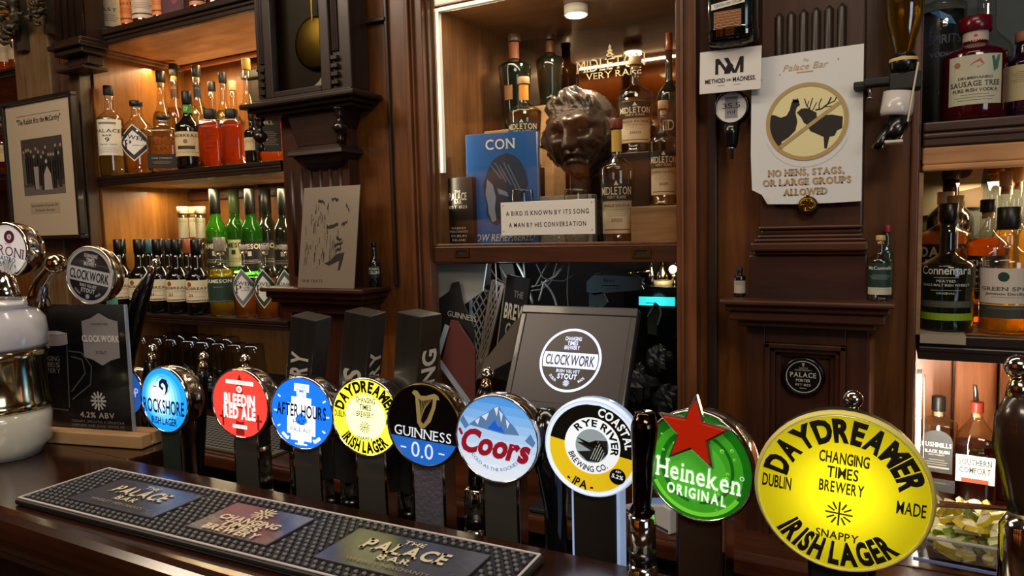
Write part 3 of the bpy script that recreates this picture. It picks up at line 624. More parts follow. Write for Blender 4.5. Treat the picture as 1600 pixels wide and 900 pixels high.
# jars hanging glasses: pint glasses on the mat behind the bar
GR8 = 'upturned pint glasses behind the bar'
def pint(label, x, y, z, h=.15, r=.043):
    t = thing('pint_glass', label, 'glass', (x, y, z), 0, GR8)
    p = [(r, 0), (r*.97, h*.3), (r*.86, h*.8), (r*.8, h*.97), (r*.7, h)]
    obj('bowl', MB().lathe(p, 22), thin_glass('#eceeec', '#8a8e8c', .12), t)
    obj('rim', MB().tube([(r*math.cos(a*PI/12), r*math.sin(a*PI/12), .002) for a in range(25)], .0016, 5), thin_glass('#e0e4e2', '#a0a49f', .5), t)
q0 = P(205, 600, 2.0)
MZ = CZ+.012
rk = thing('glass_rack', 'raised dark rack against the wall under the lowest left shelf holding upturned glasses', 'rack', (xc+.06, 1.80, CZ+.0006))
obj('rack_body', MB().box(0, 1.0, 0, .30, .1, .115).box(0, .02, 0, .3, 0, .1).box(.98, 1.0, 0, .3, 0, .1), BLKM, rk, .003)
gl = [(225, 0), (250, 0), (272, 0), (300, 0), (322, 0), (347, 0), (372, 0), (398, 0), (238, 1), (262, 1), (288, 1), (312, 1), (336, 1), (362, 1)]
for k, (px, rw) in enumerate(gl):
    y = 1.86+.11*rw; x = X(px, 560, y)
    pint('upturned pint glass, %s row of rack, %s' % (('front', 'back')[rw], ('above the blue wave lens', 'right of the ball handle', 'third along its row', 'behind the second ball handle', 'between blue and red lenses', 'left above the red lens', 'right above the red lens', 'nearest the middle wall', 'at its left end', 'second in its row', 'third in its row', 'fourth in its row', 'fifth in its row', 'at its right end')[k]), x, y, CZ+.1165, .17)
# ribbed rubber mat on the back counter
x0, x1 = -2.9, X(448, 690, 1.6)
mt = thing('counter_mat', 'long grey-brown slotted rubber mat on the back counter behind the left taps', 'mat', (x0, 1.515, CZ+.0008))
obj('mat_base', MB().box(0, x1-x0, 0, .27, 0, .010), pm('#5a5242', .6), mt, .002)
m = MB()
for j in range(13):
    for i in range(int((x1-x0-.02)/.021)):
        xx = .008+i*.021+(.0105 if j % 2 else 0); yy = .01+j*.0195; m.box(xx, xx+.013, yy, yy+.009, .0102, .0112)
o = obj('slots', m, pm('#1c1813', .8), mt, kind='stuff')
# ================================================================ display cabinet with the bust
yc0, ybk = 1.70, 2.165
zc_, zg, zr = 2.077, Zp(870, 381, 1.69), Zp(870, 410, 1.68)
gx0, gx1 = X(677, 200, 1.69), X(1058, 200, 1.69)
cab = thing('display_cabinet', 'lit wooden display cabinet with sash glass front and mirror back, housing the bronze head', 'cabinet', (xe, 1.70, zr))
def C(*a): return (a[0]-xe, a[1]-xe, a[2]-1.70, a[3]-1.70, a[4]-zr, a[5]-zr)
zcf = zg-.01
obj('side_panel', MB().box(*C(xe, gx0+.008, yc0, ybk, zcf, 2.31)), WALN, cab)
obj('side_panel', MB().box(*C(gx1-.004, xf, yc0, ybk, zcf, 2.31)), WALN, cab)
obj('top_panel', MB().box(*C(gx0+.008, gx1-.004, yc0, ybk, zc_, zc_+.02)), wood('#6a4528', '#9c6e44', (1, 10, 10), .35, .3), cab)
obj('floor_panel', MB().box(*C(xe, xf, yc0, ybk, zr+.01, zcf)), DRKH, cab)
bm = obj('mirror', MB().box(*C(gx0+.008, gx1-.004, ybk, ybk+.006, zcf, zc_)), MIRROR, cab)
obj('back_board', MB().box(*C(xe, xf, ybk+.007, ybk+.02, zr, 2.31)), DRK, cab)
m = MB().box(*C(xe, xf, 1.675, 1.70, zr, zg-.004)).box(*C(xe, gx0-.012, 1.675, 1.70, zg-.004, 2.31)).box(*C(gx1+.012, xf, 1.675, 1.70, zg-.004, 2.31))
obj('sash_frame', m, MAHH, cab, .004)
obj('glass_bead', MB().box(*C(gx0-.012, gx0, 1.68, 1.70, zg-.004, 2.31)).box(*C(gx1, gx1+.012, 1.68, 1.70, zg-.004, 2.31)).box(*C(gx0, gx1, 1.68, 1.70, zg-.004, zg+.004)), MID, cab, .002)
obj('glass_pane', MB().box(*C(gx0, gx1, 1.694, 1.697, zg, 2.31)), thin_glass('#f7f8f6', '#a0a8a0', .06), cab)
for px in (722, 1002):
    q = P(px, 395, 1.675); m = MB()
    m.box(-.024, .024, -.003, 0, .006, .012).box(-.024, .024, -.003, 0, -.012, -.006).box(-.024, -.016, -.003, 0, -.006, .006).box(.016, .024, -.003, 0, -.006, .006)
    m.box(-.016, .016, -.0005, 0, -.006, .006, 1)
    obj('finger_pull', m, [OLDBR, BLKM], cab, M=Matrix.Translation((q.x-xe, 1.6748-1.70, q.z-zr)))
LED = pm('#fff0d8', .4, em=4, emcol='#ffe2b8')
lx = X(684, 150, 1.72)
obj('led_strip', MB().box(*C(gx0+.0105, gx0+.0165, 1.705, 1.707, Zp(692, 270, 1.71), zc_-.006)).box(*C(gx0+.0105, gx1-.006, 1.705, 1.707, zc_-.012, zc_-.006)), LED, cab)
obj('led_light_block', MB().box(*C(gx0+.0085, gx0+.0180, 1.7075, 1.722, Zp(692, 270, 1.71), zc_-.003)).box(*C(gx0+.0085, gx1-.006, 1.7075, 1.722, zc_-.014, zc_-.003)), WHT, cab)  # opaque piece added to keep the strip's light off the cabinet ceiling
area('cabinet_strip_side', (gx0+.02, 1.73, 1.77), (0, R_(-90), R_(25)), .5, .01, .5, (1, .82, .58))
area('cabinet_strip_top', ((gx0+gx1)/2, 1.72, zc_-.014), (R_(25), 0, 0), .6, .01, 1.6, (1, .82, .58))
q = PZ(900, 20, zc_-.02)
t = thing('puck_light', 'round white puck light shining on the cabinet ceiling above the head', 'lamp', (q.x, q.y, zc_-.0005))
obj('housing', MB().lathe([(.034, -.026), (.034, 0)], 28), WHT, t); obj('diffuser', MB().lathe([(.028, -.0285), (.029, -.0262)], 28), pm('#fff4dc', .4, em=20, emcol='#fff0d0'), t)
sl = area('puck_lamp', (q.x, q.y, zc_-.032), (0, 0, 0), .045, .045, 3.4, (1, .84, .6))
# lettering etched on the mirror
d = Dec(); eg = pm('#d8c8a0', .5); Q = lambda px, py, Y=2.16: (lambda v: (v.x-xe, v.z-zr))(P(px, py, Y))
cx_, cz_ = Q(953, 98); wid = Q(1008, 98)[0]-Q(900, 104)[0]
d.text('MIDLETON', cx_, cz_, .040, wid, eg, 1, serif=True).text('VERY RARE', cx_+.01, cz_-.034, .020, wid*.8, eg, 1, serif=True, b=0) if False else None
d.text('MIDLETON', cx_, cz_, .040, wid, eg, 1, serif=True); d.text('VERY RARE', cx_+.01, cz_-.034, .020, wid*.8, eg, 1, serif=True)
bx_, bz_ = Q(952, 74)
for k in range(4): d.poly([(bx_-.006-.004*k, bz_-.012*k), (bx_+.006+.004*k, bz_-.012*k), (bx_, bz_+.012-.010*k)], eg, 1)
d.obj('etched_lettering', cab, lambda x, z, L: (x, 2.1645-1.70-L*.0004, z))
# risers
FZ = zcf
def block(label, x0, x1, y0, y1, h, m=OAK): return tag(obj('display_block', MB().box(x0, x1, y0, y1, FZ+.0006, FZ+h), m, None, .003), label, 'stand')
B = lambda px, py, Y: P(px, py, Y)
b1z = Zp(790, 206, 1.98)-FZ; block('tall wooden block behind the blue book carrying the dark green bottle', B(768, 206, 1.98).x, B(808, 206, 1.98).x+.06, 1.93, 2.04, b1z)
b2x = B(846, 165, 2.08); block('wooden block behind the bronze head carrying the second dark bottle', b2x.x-.05, b2x.x+.05, 2.055, 2.15, Zp(846, 165, 2.06)-FZ)
b4z = Zp(1030, 322, 1.76)-FZ; block('low wooden block at the right of the cabinet under a whiskey bottle', B(992, 322, 1.76).x, gx1-.008, 1.725, 1.855, b4z, PALEW)
b5x = B(990, 238, 1.96); block('dark block behind the front bottle carrying the tall whiskey bottle', b5x.x-.045, b5x.x+.065, 1.90, 2.03, Zp(990, 240, 1.94)-FZ, DRK)
b3z = Zp(818, 262, 1.885); b3x = B(818, 262, 1.885).x; block('dark wooden block hidden low behind the blue book under a whiskey bottle', b3x-.05, b3x+.05, 1.84, 1.928, b3z-FZ, DRK)
def mid(label, px, top, wpx, Y, zb, lev=.5, cap='#8a3c28', neck='#c98a30', lw=None, **k):
    s = dict(hb=.60, hs=.72, rn=.28, k=.80)
    L = [(.36, .52, 1.15, '#1c1614', [('MIDLETON', .45, .36, .85, '#d8c8a8', dict(s=True)), ('VERY RARE', .14, .14, .5, '#b8a888'), ('poly', [(-.12, .72), (.12, .72), (0, .95)], '#d8c8a8')]),
         (.10, .36, 1.15, '#d6bfa0', [('SINGLE RELEASE', .84, .07, .8, '#6a5038'), ('lines', .7, 4, '#9a8468'), ('2020', .4, .09, .3, '#6a5038'), ('bar', .1, .13, '#9a3a28', .8)])]
    if neck: L.append((.74, .91, 1.45, neck, [], dict(name='neck_wrap')))
    return bottle(label, px, top, wpx, Y, zb, s, liq='#eaa85c', lev=lev, cap=(cap, .92, 1.0, .4, 1.25), labels=L, rot=.28, **k)
GRC = None
mid('whiskey bottle with orange neck wrap behind the blue book, standing left of the bronze head', 818, 121, 54, 1.885, b3z+.0008, lev=.62, cap='#b08a60', neck='#d8862a')
mid('largest whiskey bottle right of the bronze head, on a dark block with wooden cap', 992, 90, 56, 1.965, Zp(990, 240, 1.94)+.0012, lev=.56, cap='#a88a68', neck=None)
mid('whiskey bottle with yellow neck wrap and red cap in front of the bronze head', 963, 186, 55, 1.80-.03, FZ, lev=.30, cap='#6a2418', neck='#d8b050')
mid('whiskey bottle on the low block at the right edge of the cabinet glass', 1036, 158, 46, 1.79, FZ+b4z+.001, lev=.45, cap='#b89a70', neck=None)
bottle('dark green bottle with copper neck wrap on the tall block at the cabinet left', 803, 54, 52, 1.985, FZ+b1z+.001, dict(hb=.66, hs=.74, rn=.34, k=.72), '#0f1710', cap=('#5a4030', .92, 1, .3, 1.1), rot=0, labels=[(.74, .91, 1.45, '#8a4a2a', [], dict(name='neck_wrap')), (.3, .52, .3, '#8a5a30', [('lines', .9, 5, '#3a2418')])])
bottle('second dark green bottle behind the left side of the bronze head', 859, 83, 44, 2.10, Zp(846, 165, 2.06)+.002, dict(hb=.62, hs=.74, rn=.34, k=.76), '#101a12', H=.225, cap=('#5a4030', .92, 1, .3, 1.1), rot=0, labels=[(.74, .9, 1.45, '#6a3a24', [], dict(name='neck_wrap'))])
bottle('dark bottle half hidden by the right edge of the cabinet glass', 1045, 52, 36, 2.06, FZ, dict(hb=.7, hs=.78, rn=.3, k=.8), '#10140f', cap=('#7a3a24', .92, 1, .3), rot=0, labels=[(.5, .62, 1.2, '#2a2018', [('MID', .5, .4, .6, '#b8a888', dict(s=True))])])
# bronze head: one sculpted surface
def head():
    c = P(906, 214, 1.92); Hh = .122; vs = []; fs = []; nu, nv = 120, 90
    G = lambda a, b, ca, cb, sa, sb: math.exp(-((a-ca)/sa)**2-((b-cb)/sb)**2)
    for j in range(nv+1):
        ph = PI*j/nv; b = math.cos(ph)                      # b: 1 top, -1 chin
        for i in range(nu):
            th = 2*PI*i/nu; sx, sy = math.sin(th), -math.cos(th)     # th 0 faces -y
            s = math.sin(ph); x, y, z = sx*s, sy*s, b
            jaw = 1-.24*max(0, -b-.05)**1.3
            X_, Y_, Z_ = x*.096*jaw, y*.108*(1-.10*max(0, -b)), z*Hh
            fr = max(0, -y); a = x; r = 0
            if fr > 0:
                f = min(1, fr*1.6)
                r += .020*G(a, b, 0, .20, .62, .10)*f                                  # brow ridge
                r += .010*(G(a, b, -.26, .30, .2, .1)+G(a, b, .28, .30, .2, .1))*f
                r -= .030*(G(a, b, -.36, .04, .17, .11)+G(a, b, .36, .04, .17, .11))*f  # sockets
                r += .013*(G(a, b, -.36, .02, .10, .05)+G(a, b, .36, .02, .10, .05))*f  # lids
                nb = max(0, min(1, (.20-b)/.42)); 
                if -.34 < b < .24: r += (.014+.030*nb)*math.exp(-(a/(.075+.06*nb))**2)*min(1, (b+.34)/.07)*f
                r += .011*(G(a, b, -.16, -.24, .07, .06)+G(a, b, .16, -.24, .07, .06))*f
                r -= .012*(abs(abs(a)-(.22+.42*(-.16-b)))<.03 and -.62 < b < -.18)*f       # nasolabial folds
                r += .010*(G(a, b, -.48, -.16, .16, .14)+G(a, b, .48, -.16, .16, .14))*f   # cheekbones
                mb_ = -.50-.35*a*a*2.2
                r -= .013*math.exp(-((b-mb_)/.028)**2)*(abs(a) < .40)*f                      # down-turned mouth
                r += .011*math.exp(-((b-mb_-.075)/.05)**2)*math.exp(-(a/.28)**2)*f
                r += .012*math.exp(-((b-mb_+.075)/.05)**2)*math.exp(-(a/.26)**2)*f
                r += .012*G(a, b, 0, -.84, .32, .13)*f
                r -= .006*G(a, b, 0, .24, .03, .10)*f
                r -= .004*(math.sin(b*60+a*a*6) > .5)*(b > .36 and b < .66 and abs(a) < .5)*f
            r += .014*(G(abs(x), b, .98, -.02, .12, .22))*(y > -.35)*(y < .25)            # ears
            hair = max(0, min(1, (b-.62+.55*max(0, y+.35)+.1*abs(x))/.12)) if y < .9 else 1
            if y > .1: hair = 1 if b > -.5 else hair
            n = noise.noise(Vector((x*2.2+z*3, y*2.5, z*2+x*2)))
            r += hair*(.012+.013*math.sin((x*3.2+z*4.2+n*2.6)*3.2))
            r += .0022*noise.noise(Vector((x, y, z))*9)+.0012*noise.noise(Vector((x, y, z))*22)
            r = r*1.25 if hair < .5 else r
            d = Vector((x/.107, y/.118, z/Hh)).normalized(); vs.append((X_+d.x*r, Y_+d.y*r, Z_+d.z*r))
    for j in range(nv):
        for i in range(nu): i2 = (i+1) % nu; fs.append((j*nu+i, (j+1)*nu+i, (j+1)*nu+i2, j*nu+i2))
    bz = pm('#655950', .30, .7, bump=.45, bscale=70)
    t = thing('bust', 'life-size dark bronze head of a frowning man on a black plinth in the lit cabinet', 'sculpture', (c.x, c.y, FZ), R_(6))
    obj('head', MB().add(vs, fs, 0, True), bz, t, M=Matrix.Translation((0, 0, c.z-FZ)) @ Matrix.Rotation(R_(-4), 4, 'Y'))
    obj('neck_post', MB().lathe([(.03, .1), (.028, c.z-FZ-Hh+.03)], 16), BLKM, t)
    obj('plinth', MB().box(-.075, .075, -.06, .07, .0006, .10), BLK, t, .003)
head()
# book, carton, tumblers, slate, sign plate
q = P(785, 352, 1.775); q2 = P(785, 207, 1.775); bw = P(836, 280, 1.775).x-P(733, 280, 1.775).x; bh = P(785, 207, 1.775).z-FZ
t = thing('book', 'blue hardback standing upright with a sculpted head on its cover', 'book', (q.x, 1.775, FZ+.0006), R_(8))
obj('cover', MB().box(-bw/2, bw/2, 0, .003, 0, bh).box(-bw/2, bw/2, .027, .030, 0, bh).box(-bw/2, -bw/2+.003, .003, .027, 0, bh), pm('#2463ad', .35, coat=.3), t, .001)
obj('pages', MB().box(-bw/2+.004, bw/2-.004, .0032, .0268, .003, bh-.003), pm('#d8ccb0', .8), t)
d = Dec(); d.text('CON', 0, bh*.90, bh*.085, bw*.42, pm('#e8e4d8', .5), 2, .01, True).text('NOW REMEMBERED', 0, bh*.085, bh*.06, bw*.92, pm('#e8e4d8', .5), 2, 0, True, shear=.2)
hp = [(.30, .66), (.24, .55), (.25, .47), (.28, .38), (.27, .30), (.33, .22), (.42, .19), (.55, .26), (.66, .33), (.80, .42), (.88, .55), (.84, .66), (.78, .74), (.70, .79), (.58, .82), (.48, .80), (.38, .76)]
to = lambda L: [(bw*(a-.5), bh*b) for a, b in L]
d.poly(to(hp), pm('#2a3348', .6), 1)
d.poly(to([(.30, .60), (.27, .47), (.30, .38), (.31, .30), (.36, .22), (.42, .24), (.40, .34), (.42, .44), (.38, .55)]), pm('#8a93a8', .6), 2).poly(to([(.44, .52), (.58, .48), (.60, .44), (.46, .47)]), pm('#7c86a0', .6), 2)
for k in range(5): d.line((bw*(-.14+.06*k), bh*(.72+.02*(k % 2))), (bw*(.0+.07*k), bh*(.60-.03*k)), bw*.02, pm('#5a6680', .6), 2)
d.obj('cover_print', t, lambda x, z, L: (x, -.0004-L*.0003, z))
q = P(707, 352, 1.745); bw = P(730, 315, 1.745).x-P(684, 315, 1.745).x; bh = Zp(707, 278, 1.745)-FZ
t = thing('box', 'small black presentation box with white lettering at the left of the blue book', 'box', (q.x+.022, 1.745, FZ+.0006))
obj('body', MB().box(-bw/2, bw/2, 0, .03, 0, bh), pm('#15110f', .4), t, .002)
w_ = pm('#cfc8ba', .5)
Dec().text('THE', 0, bh*.80, bh*.035, bw*.2, w_).text('PALACE', 0, bh*.73, bh*.10, bw*.6, w_, 2, .01, True).text('BAR', 0, bh*.65, bh*.05, bw*.25, w_, 2, 0, True).text('EST 1823', 0, bh*.58, bh*.04, bw*.6, w_).text('WHISKEY', 0, bh*.28, bh*.03, bw*.5, w_).text('MERCHANTS', 0, bh*.23, bh*.03, bw*.6, w_).text('DUBLIN', 0, bh*.17, bh*.03, bw*.5, w_).text('IRELAND', 0, bh*.11, bh*.03, bw*.45, w_).obj('print', t, lambda x, z, L: (x, -.0005-L*.0003, z))
for px, nm, wd in ((816, 'low clear tumbler behind the white sign plate, in front of the blue book', 40), (900, 'wider clear tumbler behind the white sign plate under the bronze head', 42)):
    q = P(px, 300, 1.745); r = wd/FPX*dep(q)/2; hh = Zp(px, 297, 1.745)-FZ
    t = thing('tumbler', nm, 'glass', (q.x, 1.745, FZ+.0006))
    obj('bowl', MB().lathe([(r*.75, 0), (r, hh*.35), (r*.98, hh*.6), (r*.84, hh)], 26, caps=False), thin_glass('#eef0ec', '#8a8c84', .12), t)
    obj('foot', MB().lathe([(r*.7, .001), (r*.78, .012)], 26), thin_glass('#dcdcd6', '#777a70', .25), t)
    obj('rim', MB().tube([(r*.84*math.cos(a*PI/12), r*.84*math.sin(a*PI/12), hh) for a in range(25)], .0012, 5), thin_glass('#e8e8e0', '#c0c0b8', .5), t)
q = P(880, 312, 1.80)
tag(obj('stone_block', MB().box(q.x-.075, q.x+.085, 1.80, 1.84, FZ+.0006, Zp(880, 305, 1.80)), pm('#8d8377', .85, bump=.6, bscale=160), None, .003), 'low speckled grey stone block between the two tumblers', 'stone')
pl = [P(783, 317, 1.674), P(930, 310, 1.674), P(931, 366, 1.674), P(784, 368, 1.674)]
x0, x1 = pl[0].x, pl[1].x; z1, z0 = (pl[0].z+pl[1].z)/2, (pl[2].z+pl[3].z)/2
t = thing('sign_plate', 'white engraved plate fixed low on the cabinet glass with two lines of black capitals', 'sign', ((x0+x1)/2, 1.6735, z0))
ww, hh = (x1-x0)/2, z1-z0
obj('plate', MB().box(-ww, ww, -.003, 0, 0, hh), pm('#d8d4cc', .45), t, .001)
d = Dec(); bk = pm('#1a1a1a', .5)
for s_, zf, wf in (('A BIRD IS KNOWN BY ITS SONG', .66, .88), ('A MAN BY HIS CONVERSATION', .31, .82)): d.text(s_, 0, hh*zf, hh*.13, 2*ww*wf, bk, 1, .012, gap=.2)
for sx in (-1, 1):
    for zz in (.12, .90): d.disc(sx*ww*.94, hh*zz, .0016, bk, 1, 10, 1)
d.obj('engraving', t, lambda x, z, L: (x, -.0031-L*.0003, z))
# ================================================================ hanging clock
def clock():
    yf = 1.60
    V = lambda px, py, Y=yf: P(px, py, Y)
    o = V(480, 150); t = thing('wall_clock', 'tall dark carved pendulum clock hanging on the pilaster, its brass bob behind glass', 'clock', (o.x, 1.70, 1.70))
    def bx(m, x0, x1, y0, y1, z0, z1, k=0): return m.box(x0-o.x, x1-o.x, y0-1.70, y1-1.70, z0-1.70, z1-1.70, k)
    xl0, xl1, xr0, xr1 = V(397, 100).x, V(412, 100).x, V(512, 100).x, V(545, 100).x
    zb = V(480, 146).z; zt = 2.75
    xg0, xg1 = V(425, 100).x, V(500, 100).x
    m = MB(); bx(m, xl0+.005, xr1-.004, 1.645, 1.652, zb, zt); obj('back_board', m, DRK, t)
    m = MB(); bx(m, xl0, xl1, yf+.01, 1.69, zb, zt); bx(m, xr0+.008, xr1, yf+.01, 1.69, zb, zt)
    obj('case_side', m, DRK, t, .004)
    m = MB(); bx(m, xl1, xg0, yf, yf+.02, zb, zt); bx(m, xg1, xr0+.008, yf, yf+.02, zb, zt); bx(m, xg0, xg1, yf, yf+.02, zb, zb+.02); obj('door_frame', m, DRK, t, .004)
    m = MB(); bx(m, xg0, xg1, yf+.012, yf+.014, zb+.02, zt); obj('door_glass', m, thin_glass('#e8e8e2', '#5a5a50', .05), t)
    for a in (xl1-.012, xr0+.024):
        m = MB()
        for k in range(3): m.tube([(a+(k-1)*.008-o.x, yf+.008-1.7, V(525, 78).z-1.7), (a+(k-1)*.008-o.x, yf+.008-1.7, zt-1.7)], .0045)
        for k in range(5): zz = V(525, 92+13*k).z; m.box(a-.012-o.x, a+.012-o.x, yf-.002-1.7, yf+.012-1.7, zz-1.7, zz+.012-1.7)
        obj('fluted_post', m, DRK, t, .001)
    for zz, ww, hh_ in ((zb-.006, .018, .014), (zb-.022, .045, .018), (zb-.040, .025, .016), (zb-.052, .0, .012)):
        pass
    m = MB()
    for zz, e, hh_ in ((zb-.012, .012, .012), (zb-.028, .04, .016), (zb-.040, .022, .012), (zb-.052, .004, .012)):
        bx(m, xl0-e, xr1+e, yf-e*.9, 1.699, zz, zz+hh_)
    obj('base_moulding', m, DRKH, t, .005)
    for px in (405, 530):
        q = V(px, 175, 1.61); m = MB(); M = Matrix.Translation((q.x-o.x, 1.61-1.7, zb-.052-1.7))
        m.lathe([(1e-4, -.105), (.008, -.10), (.012, -.088), (.006, -.078), (.016, -.070), (.024, -.058), (.018, -.046), (.008, -.038), (.007, -.028), (.015, -.02), (.010, -.012), (.018, -.004), (.018, 0)], 18, 0, M)
        obj('finial', m, pm('#1a120c', .25, coat=.5), t)
    # corbel below
    cxl, cxr = V(458, 200, 1.62).x, V(535, 200, 1.62).x
    def frust(z0, z1, a0_, a1_, b0_, b1_, yq0, yq1):
        v = [(a0_, yq0, z0), (b0_, yq0, z0), (b0_, 1.70, z0), (a0_, 1.70, z0), (a1_, yq1, z1), (b1_, yq1, z1), (b1_, 1.70, z1), (a1_, 1.70, z1)]
        return [(x-o.x, y-1.70, z-1.70) for x, y, z in v]
    FS = [(0, 3, 2, 1), (4, 5, 6, 7), (0, 1, 5, 4), (1, 2, 6, 5), (2, 3, 7, 6), (3, 0, 4, 7)]
    z1_, z2_, z3_, z4_ = zb-.052, V(500, 232, 1.62).z, V(500, 242, 1.62).z, V(500, 262, 1.62).z
    m = MB(); m.add(frust(z2_+.01, z1_, cxl+.01, cxl-.02, cxr-.03, cxr+.01, 1.625, 1.615), FS)
    m.add(frust(z2_-.004, z2_+.01, cxl-.01, cxl+.01, cxr+.005, cxr-.02, 1.605, 1.62), FS)
    m.add(frust(z3_, z2_-.004, cxl-.015, cxl-.012, cxr+.01, cxr+.007, 1.60, 1.603), FS)
    rings = [(0, 1), (.25, .93), (.5, .80), (.75, .62), (1, .40)]; cm = (cxl+cxr)/2; hw_ = (cxr-cxl)/2
    for (u0, k0), (u1, k1) in zip(rings, rings[1:]):
        m.add(frust(z3_+(z4_-z3_)*u1*1.3, z3_+(z4_-z3_)*u0*1.3, cm-hw_*k1, cm-hw_*k0, cm+hw_*k1, cm+hw_*k0, 1.70-.09*k1, 1.70-.09*k0), FS)
    obj('corbel', m, DRKH, t, .003)
    # pendulum
    q = V(480, 66, 1.63); r = .078
    q = V(488, 66, 1.625)
    bob = obj('pendulum_bob', MB().lathe([(1e-4, .008), (r*.5, .0065), (r*.9, .002), (r, 0), (r*.9, -.002), (1e-4, -.004)], 40, 0, Matrix.Translation((q.x-o.x, 1.633-1.7, q.z-1.7)) @ Matrix.Rotation(R_(90), 4, 'X')), pm('#7c6428', .35, 1), t)
    obj('pendulum_rod', MB().box(q.x-o.x-.003, q.x-o.x+.003, -.072, -.070, q.z-1.7+r*.8, zt-1.7), BRASS, t)
    obj('paper_scrap', MB().prism([(V(484, 134).x-o.x, zb+.022-1.7), (V(508, 134).x-o.x, zb+.022-1.7), (V(506, 134).x-o.x, zb+.040-1.7), (V(498, 134).x-o.x, zb+.052-1.7), (V(493, 134).x-o.x, zb+.036-1.7)], -.083, -.082), pm('#cfc6b4', .7), t)
    # scroll at the left
    m = MB(); s0_ = V(392, 120)
    m.tube([(xl0-.0-o.x, -.06, s0_.z-1.70-.02), (xl0-.012-o.x, -.06, s0_.z-1.7), (xl0-.004-o.x, -.06, s0_.z+.02-1.7), (xl0-.02-o.x, -.06, s0_.z+.035-1.7), (xl0-.03-o.x, -.06, s0_.z+.025-1.7)], .006)
    obj('side_scroll', m, DRK, t)
clock()
# metal portrait plate on the ledge
ys0, ys1 = 1.575, 1.625
A = P(463, 446, ys0); Bq = P(555, 446, ys0); T_ = P(515, 290, ys1)
t = thing('metal_print', 'tall brushed metal plate printed with a broken black portrait, leaning on the left ledge', 'picture', ((A.x+Bq.x)/2, ys0, LEDZ+.001), R_(2))
hh = T_.z-LEDZ; ww = (P(559, 288, ys1).x-P(474, 291, ys1).x)/2
Mt = Matrix.Rotation(-math.atan2(ys1-ys0, hh), 4, 'X')
obj('plate', MB().box(-ww, ww, 0, .003, 0, hh), pm('#8f8474', .32, .45, bump=.05, bscale=8), t, .0005, Mt)
d = Dec(); ik = pm('#15110e', .7); rnd = random.Random(3)
Wp = lambda a, b: ((a-.5)*2*ww, b*hh)
for a, b, c_, e in ((.28, .88, .40, .86), (.52, .89, .64, .87), (.78, .82, .84, .76), (.46, .61, .66, .64), (.72, .62, .82, .66), (.66, .60, .68, .50), (.64, .52, .74, .48), (.62, .43, .76, .45), (.64, .39, .74, .40)):
    x0_, z0_ = Wp(a, b); x1_, z1_ = Wp(c_, e)
    pts = [(x0_+(x1_-x0_)*i/6, z0_+(z1_-z0_)*i/6+rnd.uniform(-1, 1)*.004) for i in range(7)]
    d.poly(pts+[(x, z-rnd.uniform(.005, .012)) for x, z in reversed(pts)], ik, 1)
d.poly([Wp(*p) for p in ((.46, .24), (.56, .27), (.66, .33), (.80, .35), (.78, .28), (.74, .18), (.70, .17), (.72, .27), (.62, .24), (.54, .22))], ik, 1)
for k in range(46):
    a, b = rnd.uniform(.08, .5), rnd.uniform(.18, .78); L_ = rnd.uniform(.02, .12); d.line(Wp(a, b), Wp(a+rnd.uniform(-.02, .02), b+L_), rnd.uniform(.001, .003), ik, 1)
for k in range(14):
    a, b = rnd.uniform(.5, .75), rnd.uniform(.22, .42); d.line(Wp(a, b), Wp(a, b+.1), .0009, ik, 1)
d.text('W.B YEATS', *Wp(.26, .07), hh*.028, ww*.75, ik, 1, 0, True)
d.obj('printed_portrait', t, lambda x, z, L: (x, -L*.0005, z), M=Mt)
bottle('tiny dark stout bottle with white script label on the left ledge beside the metal plate', 584, 379, 19, 1.66, LEDZ, dict(hb=.5, hs=.7, rn=.36), '#101512', cap=('#14110f', .9, 1, .4), labels=[(.2, .48, 1.2, '#1c2220', [('MICHAEL', .75, .2, .8, '#c8c8b8'), ('COLLINS', .45, .24, .8, '#d8d8c8')])])
# framed team photograph
A = P(22, 376, 1.60); Bq = P(131, 372, 1.60); T0 = P(10, 160, 1.60); T1 = P(123, 141, 1.60)
t = thing('framed_picture', 'black framed black and white group photograph hanging on the left pilaster', 'picture', ((A.x+Bq.x)/2, 1.60, (A.z+Bq.z)/2))
ww = (Bq.x-A.x)/2; hh = (T0.z+T1.z)/2-(A.z+Bq.z)/2
m = MB(); fw = .016
m.box(-ww, ww, -.012, .012, 0, fw).box(-ww, ww, -.012, .012, hh-fw, hh).box(-ww, -ww+fw, -.012, .012, fw, hh-fw).box(ww-fw, ww, -.012, .012, fw, hh-fw)
obj('frame', m, pm('#181310', .3, coat=.3), t, .003)
obj('mount', MB().box(-ww+fw, ww-fw, .0, .004, fw, hh-fw), pm('#a89a84', .7), t)
obj('backing', MB().box(-ww+.003, ww-.003, .0125, .02, .003, hh-.003), BLKM, t)
d = Dec(); ph = lambda a, b: (ww*a, hh*b)
d.rect(*ph(-.55, .32), *ph(.62, .72), pm('#3a3330', .6), 1)
d.rect(*ph(-.55, .32), *ph(.62, .38), pm('#5c544e', .6), 2)
rnd = random.Random(5)
for k in range(16):
    a = -.48+.07*k; b = .55+rnd.uniform(-.02, .05); cc = pm(rnd.choice(['#1c1918', '#24201e', '#544c46', '#2c2826']), .6)
    d.poly([ph(a-.04, b-.18), ph(a+.04, b-.18), ph(a+.045, b), ph(a+.02, b+.04), ph(a-.02, b+.04), ph(a-.045, b)], cc, 3)
    x_, z_ = ph(a, b+.055); d.disc(x_, z_, ww*.028, pm('#8a7c70', .6), 4, 12, 1)
d.poly([ph(-.2, .36), ph(-.1, .36), ph(-.08, .52), ph(-.22, .52)], pm('#8a8078', .6), 5).poly([ph(.05, .35), ph(.28, .35), ph(.26, .46), ph(.16, .52), ph(.06, .46)], pm('#9a8f86', .6), 5).disc(*ph(.15, .55), ww*.035, pm('#9a8f86', .6), 6, 12, 1)
